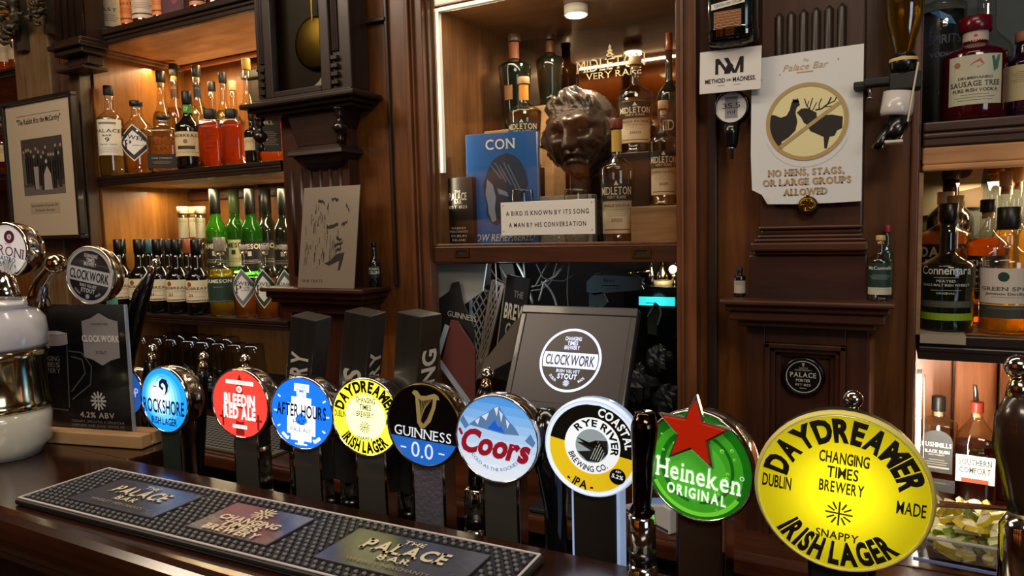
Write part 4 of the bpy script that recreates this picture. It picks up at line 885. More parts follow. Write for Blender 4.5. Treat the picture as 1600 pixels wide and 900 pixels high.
d.text('"The Rabbit lifts the McCarthy"', *ph(0, .845), hh*.036, ww*1.25, pm('#1c1816', .6), 1, .02).rect(*ph(-.62, .885), *ph(.62, .888), pm('#4a443c', .6), 1)
d.rect(*ph(-.42, .185), *ph(.42, .265), pm('#9a8c74', .6), 1).text('Sunday September 26, September 2021', *ph(0, .245), hh*.018, ww*.75, pm('#2c2620', .6), 2).text('The Palace Bar, Fleet Street', *ph(0, .21), hh*.018, ww*.55, pm('#2c2620', .6), 2)
d.obj('photograph', t, lambda x, z, L: (x, -.0003-L*.0003, z))
# carved foliage at the top left
def carving(label, px, py, sc, seed, n=16):
    rnd = random.Random(seed); q = P(px, py, 1.60)
    t = thing('carved_bracket', label, 'carving', (q.x, 1.60, q.z))
    m = MB().box(-.02*sc, .02*sc, .03, .054, -.1*sc, .1*sc)
    for k in range(n):
        a = rnd.uniform(0, 2*PI); r = rnd.uniform(.01, .055)*sc; cx_, cz_ = r*math.cos(a)*1.0, r*math.sin(a)*1.3
        L_ = rnd.uniform(.03, .05)*sc; pts = []; rr = []
        for i in range(7):
            u = i/6; an = a+u*1.6*rnd.choice((1, .6)); pts.append((cx_+L_*u*math.cos(an), -.005-.02*math.sin(PI*u)+rnd.uniform(0, .02), cz_+L_*u*math.sin(an))); rr.append(.009*sc*math.sin(PI*(.12+.85*u))+.001)
        m.tube(pts, rr, 7)
    obj('leaves', m, pm('#3a3225', .4, .1, bump=.3, bscale=80), t)
carving('gilt-dark carved foliage bracket cut by the top left corner of the photo', 14, 22, 1.35, 4, 26)
carving('slim hanging carved leaf drop on the plain pilaster at the top left', 57, 16, .8, 9, 14)
# ================================================================ beer taps
def yaw_at(px, Y): return 0
NAVY = pm('#0f2c5c', .4); BK_ = pm('#0d0c0c', .4)
def lit(c, e=1.0): return pm(c, .25, em=e, coat=.5)
def mixc(a, b, t):
    a = a.lstrip('#'); b = b.lstrip('#'); return '#'+''.join('%02x' % round(int(a[i:i+2], 16)*(1-t)+int(b[i:i+2], 16)*t) for i in (0, 2, 4))
def d_wave(d, E=1.7):
    cols = [mixc('#1583dc', '#eef8ff', min(1, max(0, (i-1)/6))) for i in range(9)]
    for i, c in enumerate(cols): k = 1-i*.105; d.disc(-.10*(1-k)*2.6, .10*(1-k)*2.2, k, lit(c, E), i*.4, 40, 2, ez=1)
    d.ring(.0, .46, .28, .30, lit('#4a88c8', E*.5), 5, 36)
    d.poly([(.02, .30), (-.16, .42), (-.14, .58), (.0, .70), (.18, .66), (.26, .50), (.22, .30), (.08, .16), (.14, .34), (.12, .48), (.02, .56), (-.06, .50), (-.02, .42), (.06, .42)], NAVY, 6)
    d.poly([(-.26, .42), (-.40, .44), (-.40, .40), (-.22, .39)], NAVY, 6)
    d.text('ROCKSHORE', 0, -.20, .42, 1.78, NAVY, 6, .02).text('IRISH LAGER', 0, -.66, .22, 1.12, NAVY, 6, .02)
def d_red(d, E=1.4):
    d.disc(0, 0, 1, lit('#ea3a30', E), 0); wl = lit('#fff4ec', 1.2); dk = lit('#a01c1c', .5)
    d.poly([(-.16, -.95), (.16, -.95), (.13, .30), (.10, .66), (0, .90), (-.10, .66), (-.13, .30)], dk, 1)
    for x in (-.62, .66): d.rect(x-.04, -.72, x+.04, -.25, dk, 1).rect(x-.13, -.48, x+.13, -.40, dk, 1)
    d.rect(-.5, .58, .5, .70, wl, 2).text('CHANGING TIMES BREWERY', 0, .64, .06, .9, lit('#ea3a30', .8), 3)
    d.disc(0, .44, .10, wl, 3, 16, 1).burst(0, .44, .08, .015, dk, 4, 12)
    rd = lit('#e8564a', .8); d.text('BLEEDIN', 0, .12, .32, 1.12, wl, 3, .045).text('RED ALE', 0, -.26, .34, 1.16, wl, 3, .045)
    d.rect(-.26, -.74, .26, -.63, wl, 2).text('PREMIUM', 0, -.685, .06, .44, rd, 3)
def d_hours(d, E=1.5):
    d.disc(0, 0, 1, lit('#1664dc', E), 0); wl = lit('#f4f8ff', 1.4); dk = pm('#0a1c48', .4)
    for x0, z0, x1, z1 in ((-.24, .62, .24, .84), (-.16, .46, .16, .62), (-.32, .26, .32, .46), (-.46, -.6, .46, .26), (-.34, -.78, .34, -.6), (-.2, -.9, .2, -.86)): d.rect(x0, z0, x1, z1, wl, 1)
    bl = lit('#1664dc', .8)
    for k, s in enumerate(('CHANGING', 'TIMES', 'BREWERY')): d.text(s, 0, .77-.13*k, .09, .36, bl, 2, .01)
    d.text('AFTER HOURS', 0, .08, .34, 1.62, dk, 3, .02).text('HAZY', 0, -.24, .13, .5, pm('#26365c', .4), 3).text('PALE ALE', 0, -.46, .12, .66, pm('#26365c', .4), 3)
    for a in range(0, 360, 30):
        if 30 < a < 150: continue
        r_ = R_(a); d.line((.80*math.cos(r_), .80*math.sin(r_)), (.90*math.cos(r_), .90*math.sin(r_)), .04, wl, 2)
    d.burst(0, -.80, .10, .03, wl, 3)
    d.line((-.62, -.62), (-.44, -.76), .09, wl, 2).line((.62, -.62), (.44, -.76), .09, wl, 2)
def d_dream(d, E=1.4, base=None):
    y = base or lit('#f4ea3c', E)
    if base is None: d.disc(0, 0, 1, y, 0).disc(0, 0, .60, lit('#fdf9a0', E*1.3), .6)
    k = pm('#17140a', .45); g = pm('#3a3412', .45)
    d.text('DAYDREAMER', 0, 0, .27, 1.86, k, 2, .05, arc=(.68, 92, 1), gap=.04).text('IRISH LAGER', 0, 0, .28, 1.62, k, 2, .05, arc=(.94, -90, -1))
    d.text('CHANGING', 0, .46, .14, .58, g, 2, .025).text('TIMES', 0, .27, .14, .36, g, 2, .02).text('BREWERY', 0, .08, .14, .52, g, 2, .025)
    d.text('DUBLIN', -.77, 0, .16, .36, k, 2, .02).text('MADE', .79, -.03, .16, .32, k, 2, .012)
    d.burst(0, -.26, .16, .022, g, 2).text('SNAPPY', 0, -.56, .10, .50, g, 2, .02)
def d_harp(d):
    d.disc(0, 0, 1, pm('#0c0b0b', .18, coat=.8), 0); bl = lit('#1c62c0', .75); wl = lit('#dfe6ee', .7); gd = pm('#cbb678', .35, coat=.3)
    d.seg(.985, -.985, -.36, bl, 1)
    d.poly([(-.34, .78), (-.28, .86), (-.18, .84), (-.08, .74), (.08, .76), (.28, .84), (.40, .80), (.44, .70), (.36, .70), (.34, .50), (.22, .14), (.06, -.04), (-.06, -.08), (-.16, .06), (-.20, .40), (-.24, .70)], gd, 1)
    d.poly([(-.14, .66), (-.04, .62), (.10, .66), (.26, .70), (.24, .50), (.12, .20), (.02, .06), (-.04, .10), (-.08, .40)], pm('#14120f', .3), 2)
    for i in range(7): u = i/6; d.line((-.10+.32*u, .64+.04*u), (-.06+.10*u, .10+.34*u), .012, gd, 3)
    d.text('GUINNESS', 0, -.20, .24, 1.62, wl, 2, .0, True).text('0.0', 0, -.62, .38, .62, wl, 2, -.0).rect(-.62, -.635, -.46, -.60, wl, 2).rect(.46, -.635, .62, -.60, wl, 2)
def d_mount(d):
    for i in range(10):
        z0, z1 = -1+.2*i, -1+.2*(i+1); d.seg(1, z0, z1, lit(mixc('#e4eefc', '#4f9bea', (i/9)**1.6), .62), 0, 6)
    mt = lit('#5b82b4', .5); sn = lit('#d4e2f2', .6); rd = pm('#a0182c', .35, em=.35)
    d.poly([(-.72, .22), (-.40, .50), (-.22, .62), (-.10, .74), (0, .80), (.12, .66), (.26, .50), (.42, .38), (.56, .20), (.2, .16)], mt, 1)
    for p in (((-.40, .48), (-.22, .60), (-.28, .40)), ((-.10, .72), (0, .78), (-.02, .54)), ((.02, .70), (.12, .62), (.10, .42)), ((.2, .52), (.3, .44), (.26, .3)), ((-.56, .34), (-.44, .44), (-.48, .26))): d.poly(list(p), sn, 2)
    d.poly([(-.95, .28), (-.88, .42), (-.7, .2), (-.8, .1)], mt, 1).poly([(.7, .1), (.82, .28), (.95, .1), (.9, -.02)], mt, 1)
    dm = lit('#1a5cc8', .7); d.poly([(-.22, .22), (-.06, .46), (.04, .30), (.10, .34), (.20, .20)], dm, 3)
    d.text('Coors', .0, -.14, .52, 1.72, rd, 4, .045, shear=.22, gap=.0).line((-.86, -.04), (-.94, .10), .07, rd, 4)
    d.text('COLD AS THE ROCKIES', 0, 0, .075, 1.35, lit('#5a78a8', .3), 4, .0, arc=(.74, -90, -1))
def d_rye(d):
    d.disc(0, 0, 1, lit('#d4e2f6', .8), 0).seg(.93, .0, .93, pm('#14150f', .4), 1).seg(.93, -.93, .0, lit('#eac61c', .6), 1)
    wl = lit('#e8eef4', .8); k = pm('#15150f', .4)
    d.disc(0, .06, .60, wl, 2).disc(.0, .06, .36, lit('#9fb0b8', .45), 3, 32, 2)
    d.poly([(-.34, .06), (-.1, .10), (.05, .2), (.3, .26), (.36, .0), (.2, -.24), (-.05, -.28), (-.28, -.14), (0, -.04)], pm('#2c3030', .5), 4).poly([(-.36, .16), (-.05, .12), (.1, .2), (.3, .1), (.05, .04), (-.1, .05)], k, 5)
    for i in range(5): d.line((.02+.05*i, -.22), (.12+.04*i, .2-.05*i), .014, lit('#c8d4cc', .4), 5)
    d.text('RYE RIVER', 0, .06, .14, 1.15, k, 4, .03, arc=(.42, 68, 1)).text('BREWING CO.', 0, .06, .12, 1.05, k, 4, .02, arc=(.55, -95, -1))
    d.text('COASTAL', 0, 0, .17, .95, lit('#e4e8ea', .8), 4, .03, arc=(.72, 52, 1)).text('- IPA -', 0, 0, .18, .64, k, 4, .03, arc=(.90, -98, -1))
    d.disc(.64, -.42, .17, k, 5, 24, 1).text('5.2%', .64, -.42, .08, .24, wl, 6, .02).text('ABV', .64, -.31, .045, .12, wl, 6)
def d_star(d):
    d.disc(0, 0, 1, lit('#1c7a18', .42), 0).ring(0, 0, .86, .94, lit('#6ccc34', .7), .6, 48, -150, -30).disc(0, -.05, .86, lit('#3fa324', .55), .5).ring(0, -.02, .60, .70, lit('#1f7a1e', .35), 1, 48, 100, 262).ring(.02, -.02, .62, .68, lit('#1f7a1e', .3), 1, 48, -82, 80)
    d.disc(0, -.1, .56, lit('#4cae30', .65), 1.3, 40, 2); rnd = random.Random(8)
    for i in range(26):
        a = rnd.uniform(0, 2*PI); r = rnd.uniform(.5, .88); s = rnd.uniform(.012, .04)
        d.disc(r*math.cos(a), r*math.sin(a), s, lit('#8ede5c', .6), 2, 12, 1).disc(r*math.cos(a)+s*.2, r*math.sin(a)-s*.2, s*.6, lit('#4cae30', .5), 2.5, 10, 1)
    wl = lit('#eef2ea', .85); d.text('Heineken', .04, -.16, .36, 1.60, wl, 4, .012, True).text('ORIGINAL', .03, -.52, .19, 1.12, wl, 4, .03, gap=.2).ring(.84, -.02, .03, .04, wl, 4, 12)
def d_clock(d, E=.0, ln='#c9c9cc', dk='#1c1e26'):
    m = lambda c, e=0: pm(c, .3, coat=.3, em=e)
    d.disc(0, 0, 1, m(ln, E), 0).seg(.88, .24, .88, m(dk), 1).seg(.88, -.88, -.26, m(dk), 1); L = m(ln, E)
    d.text('CLOCKWORK', 0, -.01, .32, 1.66, m(dk), 2, .02)
    for k, (s, w_) in enumerate((('CHANGING', .56), ('TIMES', .36), ('BREWERY', .52))): d.text(s, 0, .70-.15*k, .12, w_, L, 2, .03)
    d.text('IRISH VELVET', 0, -.37, .10, .72, L, 2, .02).text('STOUT', 0, -.54, .14, .60, L, 2, .04).burst(0, -.75, .09, .022, L, 2)
    d.text('DUBLIN', 0, 0, .07, .30, L, 2, .02, arc=(.80, -125, -1)).text('MADE', 0, 0, .07, .24, L, 2, .02, arc=(.80, -55, -1))
def d_azure(d):
    d.disc(0, 0, 1, pm('#f0eeec', .25, coat=.6, em=.25), 0); mr = pm('#6a2a44', .35); nv = pm('#1f3a6e', .35)
    d.ring(.1, .52, .10, .24, mr, 1).ring(.1, .52, .03, .06, mr, 1).text('PERONI', 0, -.02, .36, 1.72, mr, 2, -.0, True).text('NASTRO', .06, -.32, .16, .86, nv, 2, .02).text('AZZURRO', .06, -.56, .16, .96, nv, 2, .02)
    d.text('BIRRA', .1, .24, .06, .30, pm('#8a8a90', .4), 2).rect(-.25, -.72, .3, -.70, mr, 2).text('ITALIA', 0, -.78, .05, .3, mr, 2)
def tap(label, px, py, Y, rad, draw, yaw=0, roll=0, back=0, colw=.022, colm=None, hous=CHROME, depth=.045, bez=CHROME, toz=None, group=None, dome=.10, tall=0, col=True, lensfn=None, bezw=.035):
    c = P(px, py, Y); toz = toz or ledge(c.x, Y); z0 = c.z-toz
    t = thing('beer_tap', label, 'beer tap', (c.x, Y, toz+.0006), R_(yaw), group)
    M = Matrix.Translation((0, 0, z0)) @ Matrix.Rotation(R_(roll), 4, 'Y') @ Matrix.Rotation(R_(-back), 4, 'X')
    A = M @ Matrix.Rotation(R_(90), 4, 'X')                       # lathe axis along y; +z of lathe = -y
    r = rad
    obj('housing', MB().lathe([(1e-5, -depth), (r*.35, -depth), (r*.70, -depth*.97), (r*.92, -depth*.78), (r*1.03, -depth*.4), (r*1.05, -.004)], 44, caps=False), hous, t, M=A)
    obj('bezel', MB().lathe([(r*1.05, -.004), (r*1.06, 0), (r*1.03, .004), (r*(1.03-bezw*.6), .0045), (r*(1.03-bezw), .002)], 48, caps=False), bez, t, M=A)
    d = Dec(); draw(d)
    d.obj('lens', t, lensfn or (lambda x, z, L: (x*r, -.0025-.02*r*max(0, 1-x*x-z*z)-L*.00036, z*r)), M=M)
    if col:
        cm = colm or pm('#5c5a52', .14, .55, bump=.15, bscale=25)
        obj('column', MB().box(-colw, colw, .004, .026, 0, z0-r*.86), cm, t, .003)
        obj('column_trim', MB().box(colw, colw+.004, .002, .03, 0, z0-r*.80), hous, t, .001)
        obj('column_trim', MB().box(-colw-.002, -colw, .006, .03, 0, z0-r*.95), hous, t)
        obj('neck', MB().lathe([(r*.30, z0-r*1.14), (r*.42, z0-r*1.0), (r*.34, z0-r*.7)], 20, 0, Matrix.Translation((0, depth*.55, 0)), ax=1, ay=.5), hous, t)
    obj('base_plate', MB().lathe([(.030, 0), (.030, .004), (.026, .006)], 24, 0, Matrix.Translation((0, .016, 0))), BLK, t)
    return t, M
YT = .715
GT = None
tap('glowing blue and white round tap lens with a wave, right of the black menu board', 259, 625, YT, .0515, d_wave, 4, 2, colm=pm('#2c3a30', .3))
t, M = tap('glowing red round tap lens with white block lettering', 377, 631, YT, .0505, d_red, 8, 3)
tap('glowing royal blue round tap lens with a white glass shape', 473, 646, YT, .0505, d_hours, 9, 4)
tap('small glowing yellow round tap lens below the middle square black handle', 573, 652, YT, .0510, d_dream, 7, 4, hous=CHROME)
tap('black and blue round tap lens with a gold harp', 663, 665, YT-.005, .0515, d_harp, 4, 4, colm=pm('#8c8a9a', .12, .6, bump=.5, bscale=180), bez=pm('#5a4a26', .3, 1), bezw=.05)
tap('pale blue round tap lens with snowy mountains and red script', 777, 686, YT, .0520, d_mount, 6, 6)
tap('white rimmed black and yellow round tap lens with a bird, ringed by lettering', 926, 700, YT+.01, .0540, d_rye, 5, 11, hous=lit('#a9c4ee', .45), depth=.04, bez=lit('#cfe0fa', .6), colm=pm('#2a2623', .3), colw=.026)
th, M = tap('green round tap lens with a raised red star on top', 1090, 728, YT-.01, .0555, d_star, -7, 4, colm=pm('#33241b', .35), colw=.024, depth=.05)
pts = []
for i in range(10):
    r_ = (.040 if i % 2 == 0 else .0172); a = R_(90+36*i-1); pts.append((r_*math.cos(a)-.002, r_*math.sin(a)+.0375))
pin = [(x*.84-.0003, (z-.0385)*.84+.0385) for x, z in pts]
obj('star_edge', MB().prism(pts, -.015, -.0085), pm('#cfc8bc', .2, .9), th, .0008, M)
obj('star', MB().prism(pin, -.0175, -.0152), pm('#c8280c', .22, coat=.6, em=.25), th, .0005, M)
# the big yellow one: translucent disc over a lamp in its housing
by = backlit('#f4e61c')
def d_big(d): d.disc(0, 0, 1, by, 0, 60, 6); d_dream(d, base=by)
def bigfn(x, z, L, r=.0618):
    q = math.hypot(x, z); return (x*r, -.003-.002*max(0, 1-q*q)-L*.0006, z*r)
bt_, M = tap('largest yellow round tap lens at the front right of the bar', 1314, 769, .60, .0618, d_big, 2, 4, colm=pm('#1c1916', .3), bez=pm('#d8cf6a', .35), depth=.05, hous=pm('#14120f', .3), bezw=.03, lensfn=bigfn, col=True)
cbig = bt_.matrix_basis @ M @ Vector((0, .034, 0))
l = point('tap_lamp', cbig, .20, (1, .95, .7), .006)
# blue lens edge showing past the menu board
tap('partly hidden blue round tap lens showing past the menu board edge', 203, 612, .775, .040, lambda d: (d.disc(0, 0, 1, lit('#2a6ad0', .6), 0), d.text('HOP', .2, 0, .4, 1, lit('#dce8fa', .7), 1)), 0, 0, colm=pm('#7c6a3c', .4), colw=.026)
# the two lenses of the left fonts
tap('round white lens with dark red and blue lettering at the left edge of the photo', 12, 391, .66, .0455, d_azure, 14, 12, col=False, toz=Zp(12, 391, .66)-.047, bezw=.10)
tap('round grey and black stout lens with gold rim above the black menu board', 142, 431, .74, .0500, d_clock, 14, 11, hous=CHROMW, bez=pm('#c9bfa8', .18, 1), colm=BLKM, depth=.035)
for o in [o for o in SC.objects if o.name.startswith('base_plate') and o.parent and 'left edge' in o.parent.get('label', '')]: bpy.data.objects.remove(o)
# ---- white ceramic font tower with chrome bands
yT = .60; q = P(12, 700, yT)
t = thing('font_tower', 'stout white ceramic beer tower with chrome bands at the left end of the bar', 'beer tower', (q.x, yT, BARZ+.0006))
Zt = lambda py: P(12, py, yT).z-BARZ; rt = 66/FPX*dep((q.x, yT, 1.2))
obj('base', MB().lathe([(rt*.70, 0), (rt*.78, .012), (rt*.92, Zt(690)), (rt*.96, Zt(652)), (rt*.92, Zt(640))], 48), pm('#e6e0c8', .15, coat=.8), t)
obj('band', MB().lathe([(rt*.94, Zt(640)), (rt*1.0, Zt(636)), (rt*.96, Zt(628)), (rt*.93, Zt(622)), (rt*.93, Zt(566)), (rt*.98, Zt(560)), (rt*1.0, Zt(552)), (rt*.95, Zt(546))], 48), pm('#cdb98a', .12, 1), t)
obj('body', MB().lathe([(rt*.95, Zt(546)), (rt*1.02, Zt(540)), (rt*1.0, Zt(515)), (rt*.97, Zt(500)), (rt*.84, Zt(488)), (rt*.80, Zt(482)), (rt*.90, Zt(478)), (rt*.90, Zt(474)), (rt*.6, Zt(468)), (rt*.3, Zt(466))], 48), pm('#dcdadc', .12, coat=.8), t)
pa, pb, pc = P(58, 474, yT), P(66, 440, yT), P(88, 413, yT)
lo = Vector((q.x, yT, BARZ))
obj('arm', MB().tube([pa-lo, P(60, 458, yT)-lo, pb-lo, P(78, 424, yT)-lo, pc-lo], [.018, .0135, .010, .008, .008], 16), CHROME, t)
obj('arm_ball', MB().ball(pc-lo, .0145, 20), CHROMW, t)
obj('arm', MB().tube([P(12, 470, yT)-lo, P(12, 440, yT+.015)-lo, P(12, 415, yT+.05)-lo], [.02, .012, .010], 16), CHROME, t)
# ---- handles
def handle(name, label, pts_px, Y, radii, mat, ball=None, ferr=None, group=None):
    b = P(*pts_px[-1], Y); bz = ledge(b.x, Y); root = thing('tap_handle', label, 'tap handle', (b.x, Y, bz+.0006), 0)
    lo = Vector((b.x, Y, bz)); P3 = [P(x, y, Y)-lo for x, y in pts_px]
    if not ferr: P3.append(Vector((P3[-1].x, 0, .0005))); radii = radii+[radii[-1]]
    obj('grip', MB().tube(P3, radii, 16), mat, root)
    if ball:
        top = P3[0]; u = (P3[0]-P3[1]).normalized(); r = ball
        obj('collar', MB().tube([top-u*.002, top+u*.006, top+u*.012], [radii[0]*1.08, radii[0]*.9, r*.45], 16), CHROMW, root)
        obj('ball', MB().ball(top+u*(.012+r*.85), r, 18), CHROME, root)
    if ferr:
        f = P3[-1]; fr = ferr; h = f.z
        obj('ferrule', MB().lathe([(fr*.7, h*.98+.0), (fr, h*.93), (fr, h*.45)], 24), CHROME, root, M=Matrix.Translation((f.x, 0, 0)))
        obj('ferrule_band', MB().lathe([(fr*1.02, h*.45), (fr*1.02, h*.25)], 24), BLK, root, M=Matrix.Translation((f.x, 0, 0)))
        obj('foot', MB().lathe([(fr*1.15, 0), (fr*1.15, h*.12), (fr*.98, h*.25)], 24), CHROME, root, M=Matrix.Translation((f.x, 0, 0)))
    return root
handle('h', 'long leaning black tap handle with chrome ball above the blue wave lens', [(238, 424), (222, 460), (208, 510), (200, 560), (196, 640)], .77, [.007, .014, .016, .012, .009], BLK, .0075)
handle('h', 'short black handle with chrome ball behind the blue wave lens', [(236, 562), (234, 580), (232, 640), (230, 700)], .765, [.009, .011, .011, .009], BLK, .0085)
handle('h', 'chrome ball topped black handle between the blue wave and red lenses', [(317, 575), (316, 590), (314, 640), (312, 720)], .79, [.008, .010, .010, .008], BLK, .0085)
handle('h', 'chrome ball finial standing just above the red lens', [(383, 580), (383, 596), (383, 640), (383, 720)], .79, [.008, .010, .010, .008], BLK, .0085)
handle('h', 'black handle with chrome ball above the mountain lens, chrome ferrule below', [(759, 606), (757, 622), (748, 690), (743, 760)], .79, [.008, .012, .013, .010], BLK, .0085, .016)
handle('h', 'chrome ball topped handle rising behind the largest yellow lens', [(1333, 655), (1333, 672), (1330, 760), (1328, 860)], .78, [.009, .012, .012, .010], BLK, .0095)
handle('h', 'plain black tapered handle between the mountain lens and the bird lens', [(856, 640), (856, 662), (861, 720), (868, 795)], .76, [.010, .020, .022, .014], pm('#0a0a0b', .2, coat=.8), None, None)
r_ = handle('h', 'fluted chrome and black handle between the bird lens and the green star lens', [(1008, 645), (1007, 668), (1005, 720), (1003, 788), (1003, 800)], .650, [.010, .0135, .011, .009, .013], pm('#4a3c38', .1, 1), None, .0135)
handle('h', 'tall dark brown wooden handle with chrome ball at the right edge of the photo', [(1591, 618), (1592, 650), (1593, 700), (1597, 770), (1599, 800)], .56, [.007, .0135, .0155, .010, .009], pm('#2a1a12', .3, coat=.6), .0078, .0135)
def paddle(label, top, bot, wd, texts, yaw, ferr=True, Y=.775, side=None, side_text=None):
    a, b = P(*top, Y), P(*bot, Y); bz = ledge(b.x, Y); t = thing('tap_handle', label, 'tap handle', (b.x, Y, bz+.0006), 0)
    v = a-b; L = v.length; ang = math.atan2(v.x, v.z)
    M = Matrix.Translation((0, 0, b.z-bz)) @ Matrix.Rotation(ang, 4, 'Y') @ Matrix.Rotation(R_(yaw), 4, 'Z'); h_ = wd/2
    obj('grip', MB().box(-h_, h_, -h_, h_, 0, L), wood('#14130f', '#262420', (20, 20, 1.5), .45, .2), t, .0015, M)
    for txt, rot in texts:
        d = Dec(); d.text(txt[0], 0, 0, wd*.62, L*txt[2], pm('#c8c2b2', .6), 1, .03)
        Rm = M @ Matrix.Rotation(rot, 4, 'Z')
        d.obj('lettering', t, lambda x, z, l_, o_=txt[1]: (-z, -h_-.0006, x+L*o_), M=Rm)
    if ferr:
        fr, h = .0165, b.z-bz+.012
        obj('ferrule', MB().lathe([(fr*.6, h), (fr*.95, h*.9), (fr, h*.42)], 24), CHROME, t)
        obj('ferrule_band', MB().lathe([(fr*1.02, h*.42), (fr*1.02, h*.22)], 24), BLK, t)
        obj('foot', MB().lathe([(fr*1.15, 0), (fr*1.15, h*.12), (fr*.98, h*.22)], 24), CHROME, t)
paddle('leftmost square black wooden handle with cream lettering on its left face', (487, 494), (468, 700), .043, [(('BREWERY', .45, .60), 0)], 12)
paddle('middle square black wooden handle with lettering on both faces', (572, 487), (549, 745), .043, [(('TIMES', .47, .42), 0), (('BREWERY', .50, .56), PI/2)], 8)
paddle('rightmost square black wooden handle with large cream letters reading upward', (656, 489), (638, 760), .043, [(('CHANGING', .44, .74), PI/2)], -6)
# ================================================================ bar mat
MZ0 = BARZ
cs = [PZ(21, 776, BARZ+.012), PZ(210, 735, BARZ+.012), PZ(852, 862, BARZ+.012)]
mx0, mx1 = -1.035, PZ(852, 862, BARZ+.012).x+.0; my0, my1 = .497, .650
rz = math.atan2(cs[2].y-cs[1].y, cs[2].x-cs[1].x)
Lm = .685; Wm = .150
t = thing('bar_mat', 'long black studded rubber bar mat with pale border and three printed panels', 'bar mat', (cs[0].x, cs[0].y, BARZ+.0006), rz)
TI = (t.location.copy(), rz)
def loc2(px, py, z=BARZ+.012):
    q = PZ(px, py, z)-Vector(TI[0]); c, s = math.cos(-rz), math.sin(-rz); return (q.x*c-q.y*s, q.x*s+q.y*c)
L2 = loc2(852, 862); Lm = L2[0]; Wm = L2[1]
sk = loc2(210, 735)[0]*.0
obj('base', MB().box(0, Lm, 0, Wm, 0, .008), pm('#0d0d0e', .5), t, .003)
bd = MB()
for a in ((0.003, Lm-.003, .003, .006), (.003, Lm-.003, Wm-.006, Wm-.003), (.003, .006, .006, Wm-.006), (Lm-.006, Lm-.003, .006, Wm-.006)): bd.box(*a, .0082, .0105)
obj('border', bd, pm('#b9b2ae', .5), t, .001)
pan = [(107, 771, 325, 777, 232, 804, 195, 751), (270, 827, 519, 805, 400, 848, 383, 781), (491, 861, 770, 869, 725, 898, 567, 827)]
PR = []
for k, p in enumerate(pan):
    a = [loc2(*p[i:i+2]) for i in (0, 2, 4, 6)]
    xs = sorted(v[0] for v in a); ys = sorted(v[1] for v in a); PR.append(((xs[0]+xs[1])/2, (xs[2]+xs[3])/2, (ys[0]+ys[1])/2, (ys[2]+ys[3])/2))
PR = [(x0, x1, .028, Wm-.028) for x0, x1, _, _ in PR]
stud = MB(); dx, dy = .0105, .0085; j = 0; y = .0125
while y < Wm-.010:
    x = .012+(dx/2 if j % 2 else 0)
    while x < Lm-.010:
        if not any(a-.003 < x < b+.003 and c-.003 < y < e+.003 for a, b, c, e in PR):
            stud.lathe([(.0030, .008), (.0028, .0105), (.0020, .0112)], 6, 0, Matrix.Translation((x, y, 0)))
        x += dx
    y += dy; j += 1
obj('studs', stud, pm('#5a5a5c', .4), t, kind='stuff')
CL = pm('#cfc3a4', .5)
for k, (x0, x1, y0, y1) in enumerate(PR):
    pn = obj('panel', MB().box(x0, x1, y0, y1, .008, .0108), pm('#43444b', .26), t, .0006)
    cx_, w_ = (x0+x1)/2, x1-x0; hh = y1-y0; d = Dec(); yc = (y0+y1)/2
    if k != 1:
        d.text('THE', cx_, yc+hh*.33, hh*.11, w_*.16, CL, 1, .02, True).text('PALACE', cx_, yc+hh*.10, hh*.28, w_*.62, CL, 1, .03, True).text('BAR', cx_, yc-hh*.17, hh*.15, w_*.24, CL, 1, .02, True).text('WHISKEY MERCHANTS', cx_, yc-hh*.36, hh*.08, w_*.6, pm('#8a7e68', .5), 1)
    else:
        d.burst(cx_+w_*.0, yc+hh*.27, hh*.2, hh*.035, CL, 1)
        for i, (s, q_) in enumerate((('CHANGING', .72), ('TIMES', .46), ('BREWERY', .66))): d.text(s, cx_, yc-hh*(.02+.18*i), hh*.15, w_*q_, CL, 1, .04)
    mbb = MB()
    for vs, fs, m_, L_ in d.p:
        mbb.add([(x, y, .0122) for x, y in vs], fs, m_)
    obj('lettering', mbb, d.mats, pn)
# ================================================================ menu board in its wooden block
q = PZ(118, 738, BARZ); yw = R_(13)
yM = .70; q = P(126, 733, yM)
t = thing('menu_board', 'black clear-edged menu board with a stout glass picture, standing in a wooden block', 'menu board', (q.x, yM, BARZ+.0006), yw)
hwd = (P(203, 620, yM).x-P(76, 620, yM).x)/2*1.0; hgt = P(126, 477, yM).z-BARZ
obj('block', MB().box(-hwd*1.28, -hwd*1.28+hwd*2.62, -.026, -.0025, 0, .022).box(-hwd*1.28, -hwd*1.28+hwd*2.62, .0035, .026, 0, .022).box(-hwd*1.28, hwd*1.34, -.0025, .0035, 0, .006), OAK, t, .002)
obj('board', MB().box(-hwd, hwd, -.001, .002, .007, hgt), pm('#101013', .25, coat=.3), t, .0004)
obj('clear_edge', MB().box(hwd, hwd+.005, -.0015, .0025, .007, hgt), pm('#a9b2c4', .15, .4), t, .0005)
d = Dec(); gy = pm('#9d9892', .5); lt = pm('#c8c2bc', .5); pk = pm('#a89a94', .5)
S = lambda a, b: ((a*2-1)*hwd, hgt*b)
def srect(a0, b0, a1, b1, m, L=1): d.rect(*S(a0, b0), *S(a1, b1), m, L)
d.poly([S(.62, .62), S(.62, .88), S(.70, .90), S(.78, .94), S(.86, .90), S(.94, .88), S(.94, .62), S(.86, .60), S(.78, .56), S(.70, .60)], pm('#8f8a88', .5), 1)
d.text('CLOCKWORK', *S(.78, .755), hgt*.045, hwd*.66, pm('#e4ded6', .5), 3, .03)
d.text('CHANGING TIMES', *S(.78, .86), hgt*.014, hwd*.3, BK_, 3).text('STOUT', *S(.78, .655), hgt*.02, hwd*.2, BK_, 3)
mg = [(.06, .79), (.12, .80), (.24, .803), (.42, .80), (.48, .79), (.48, .71), (.40, .695), (.24, .69), (.10, .70), (.05, .715)]
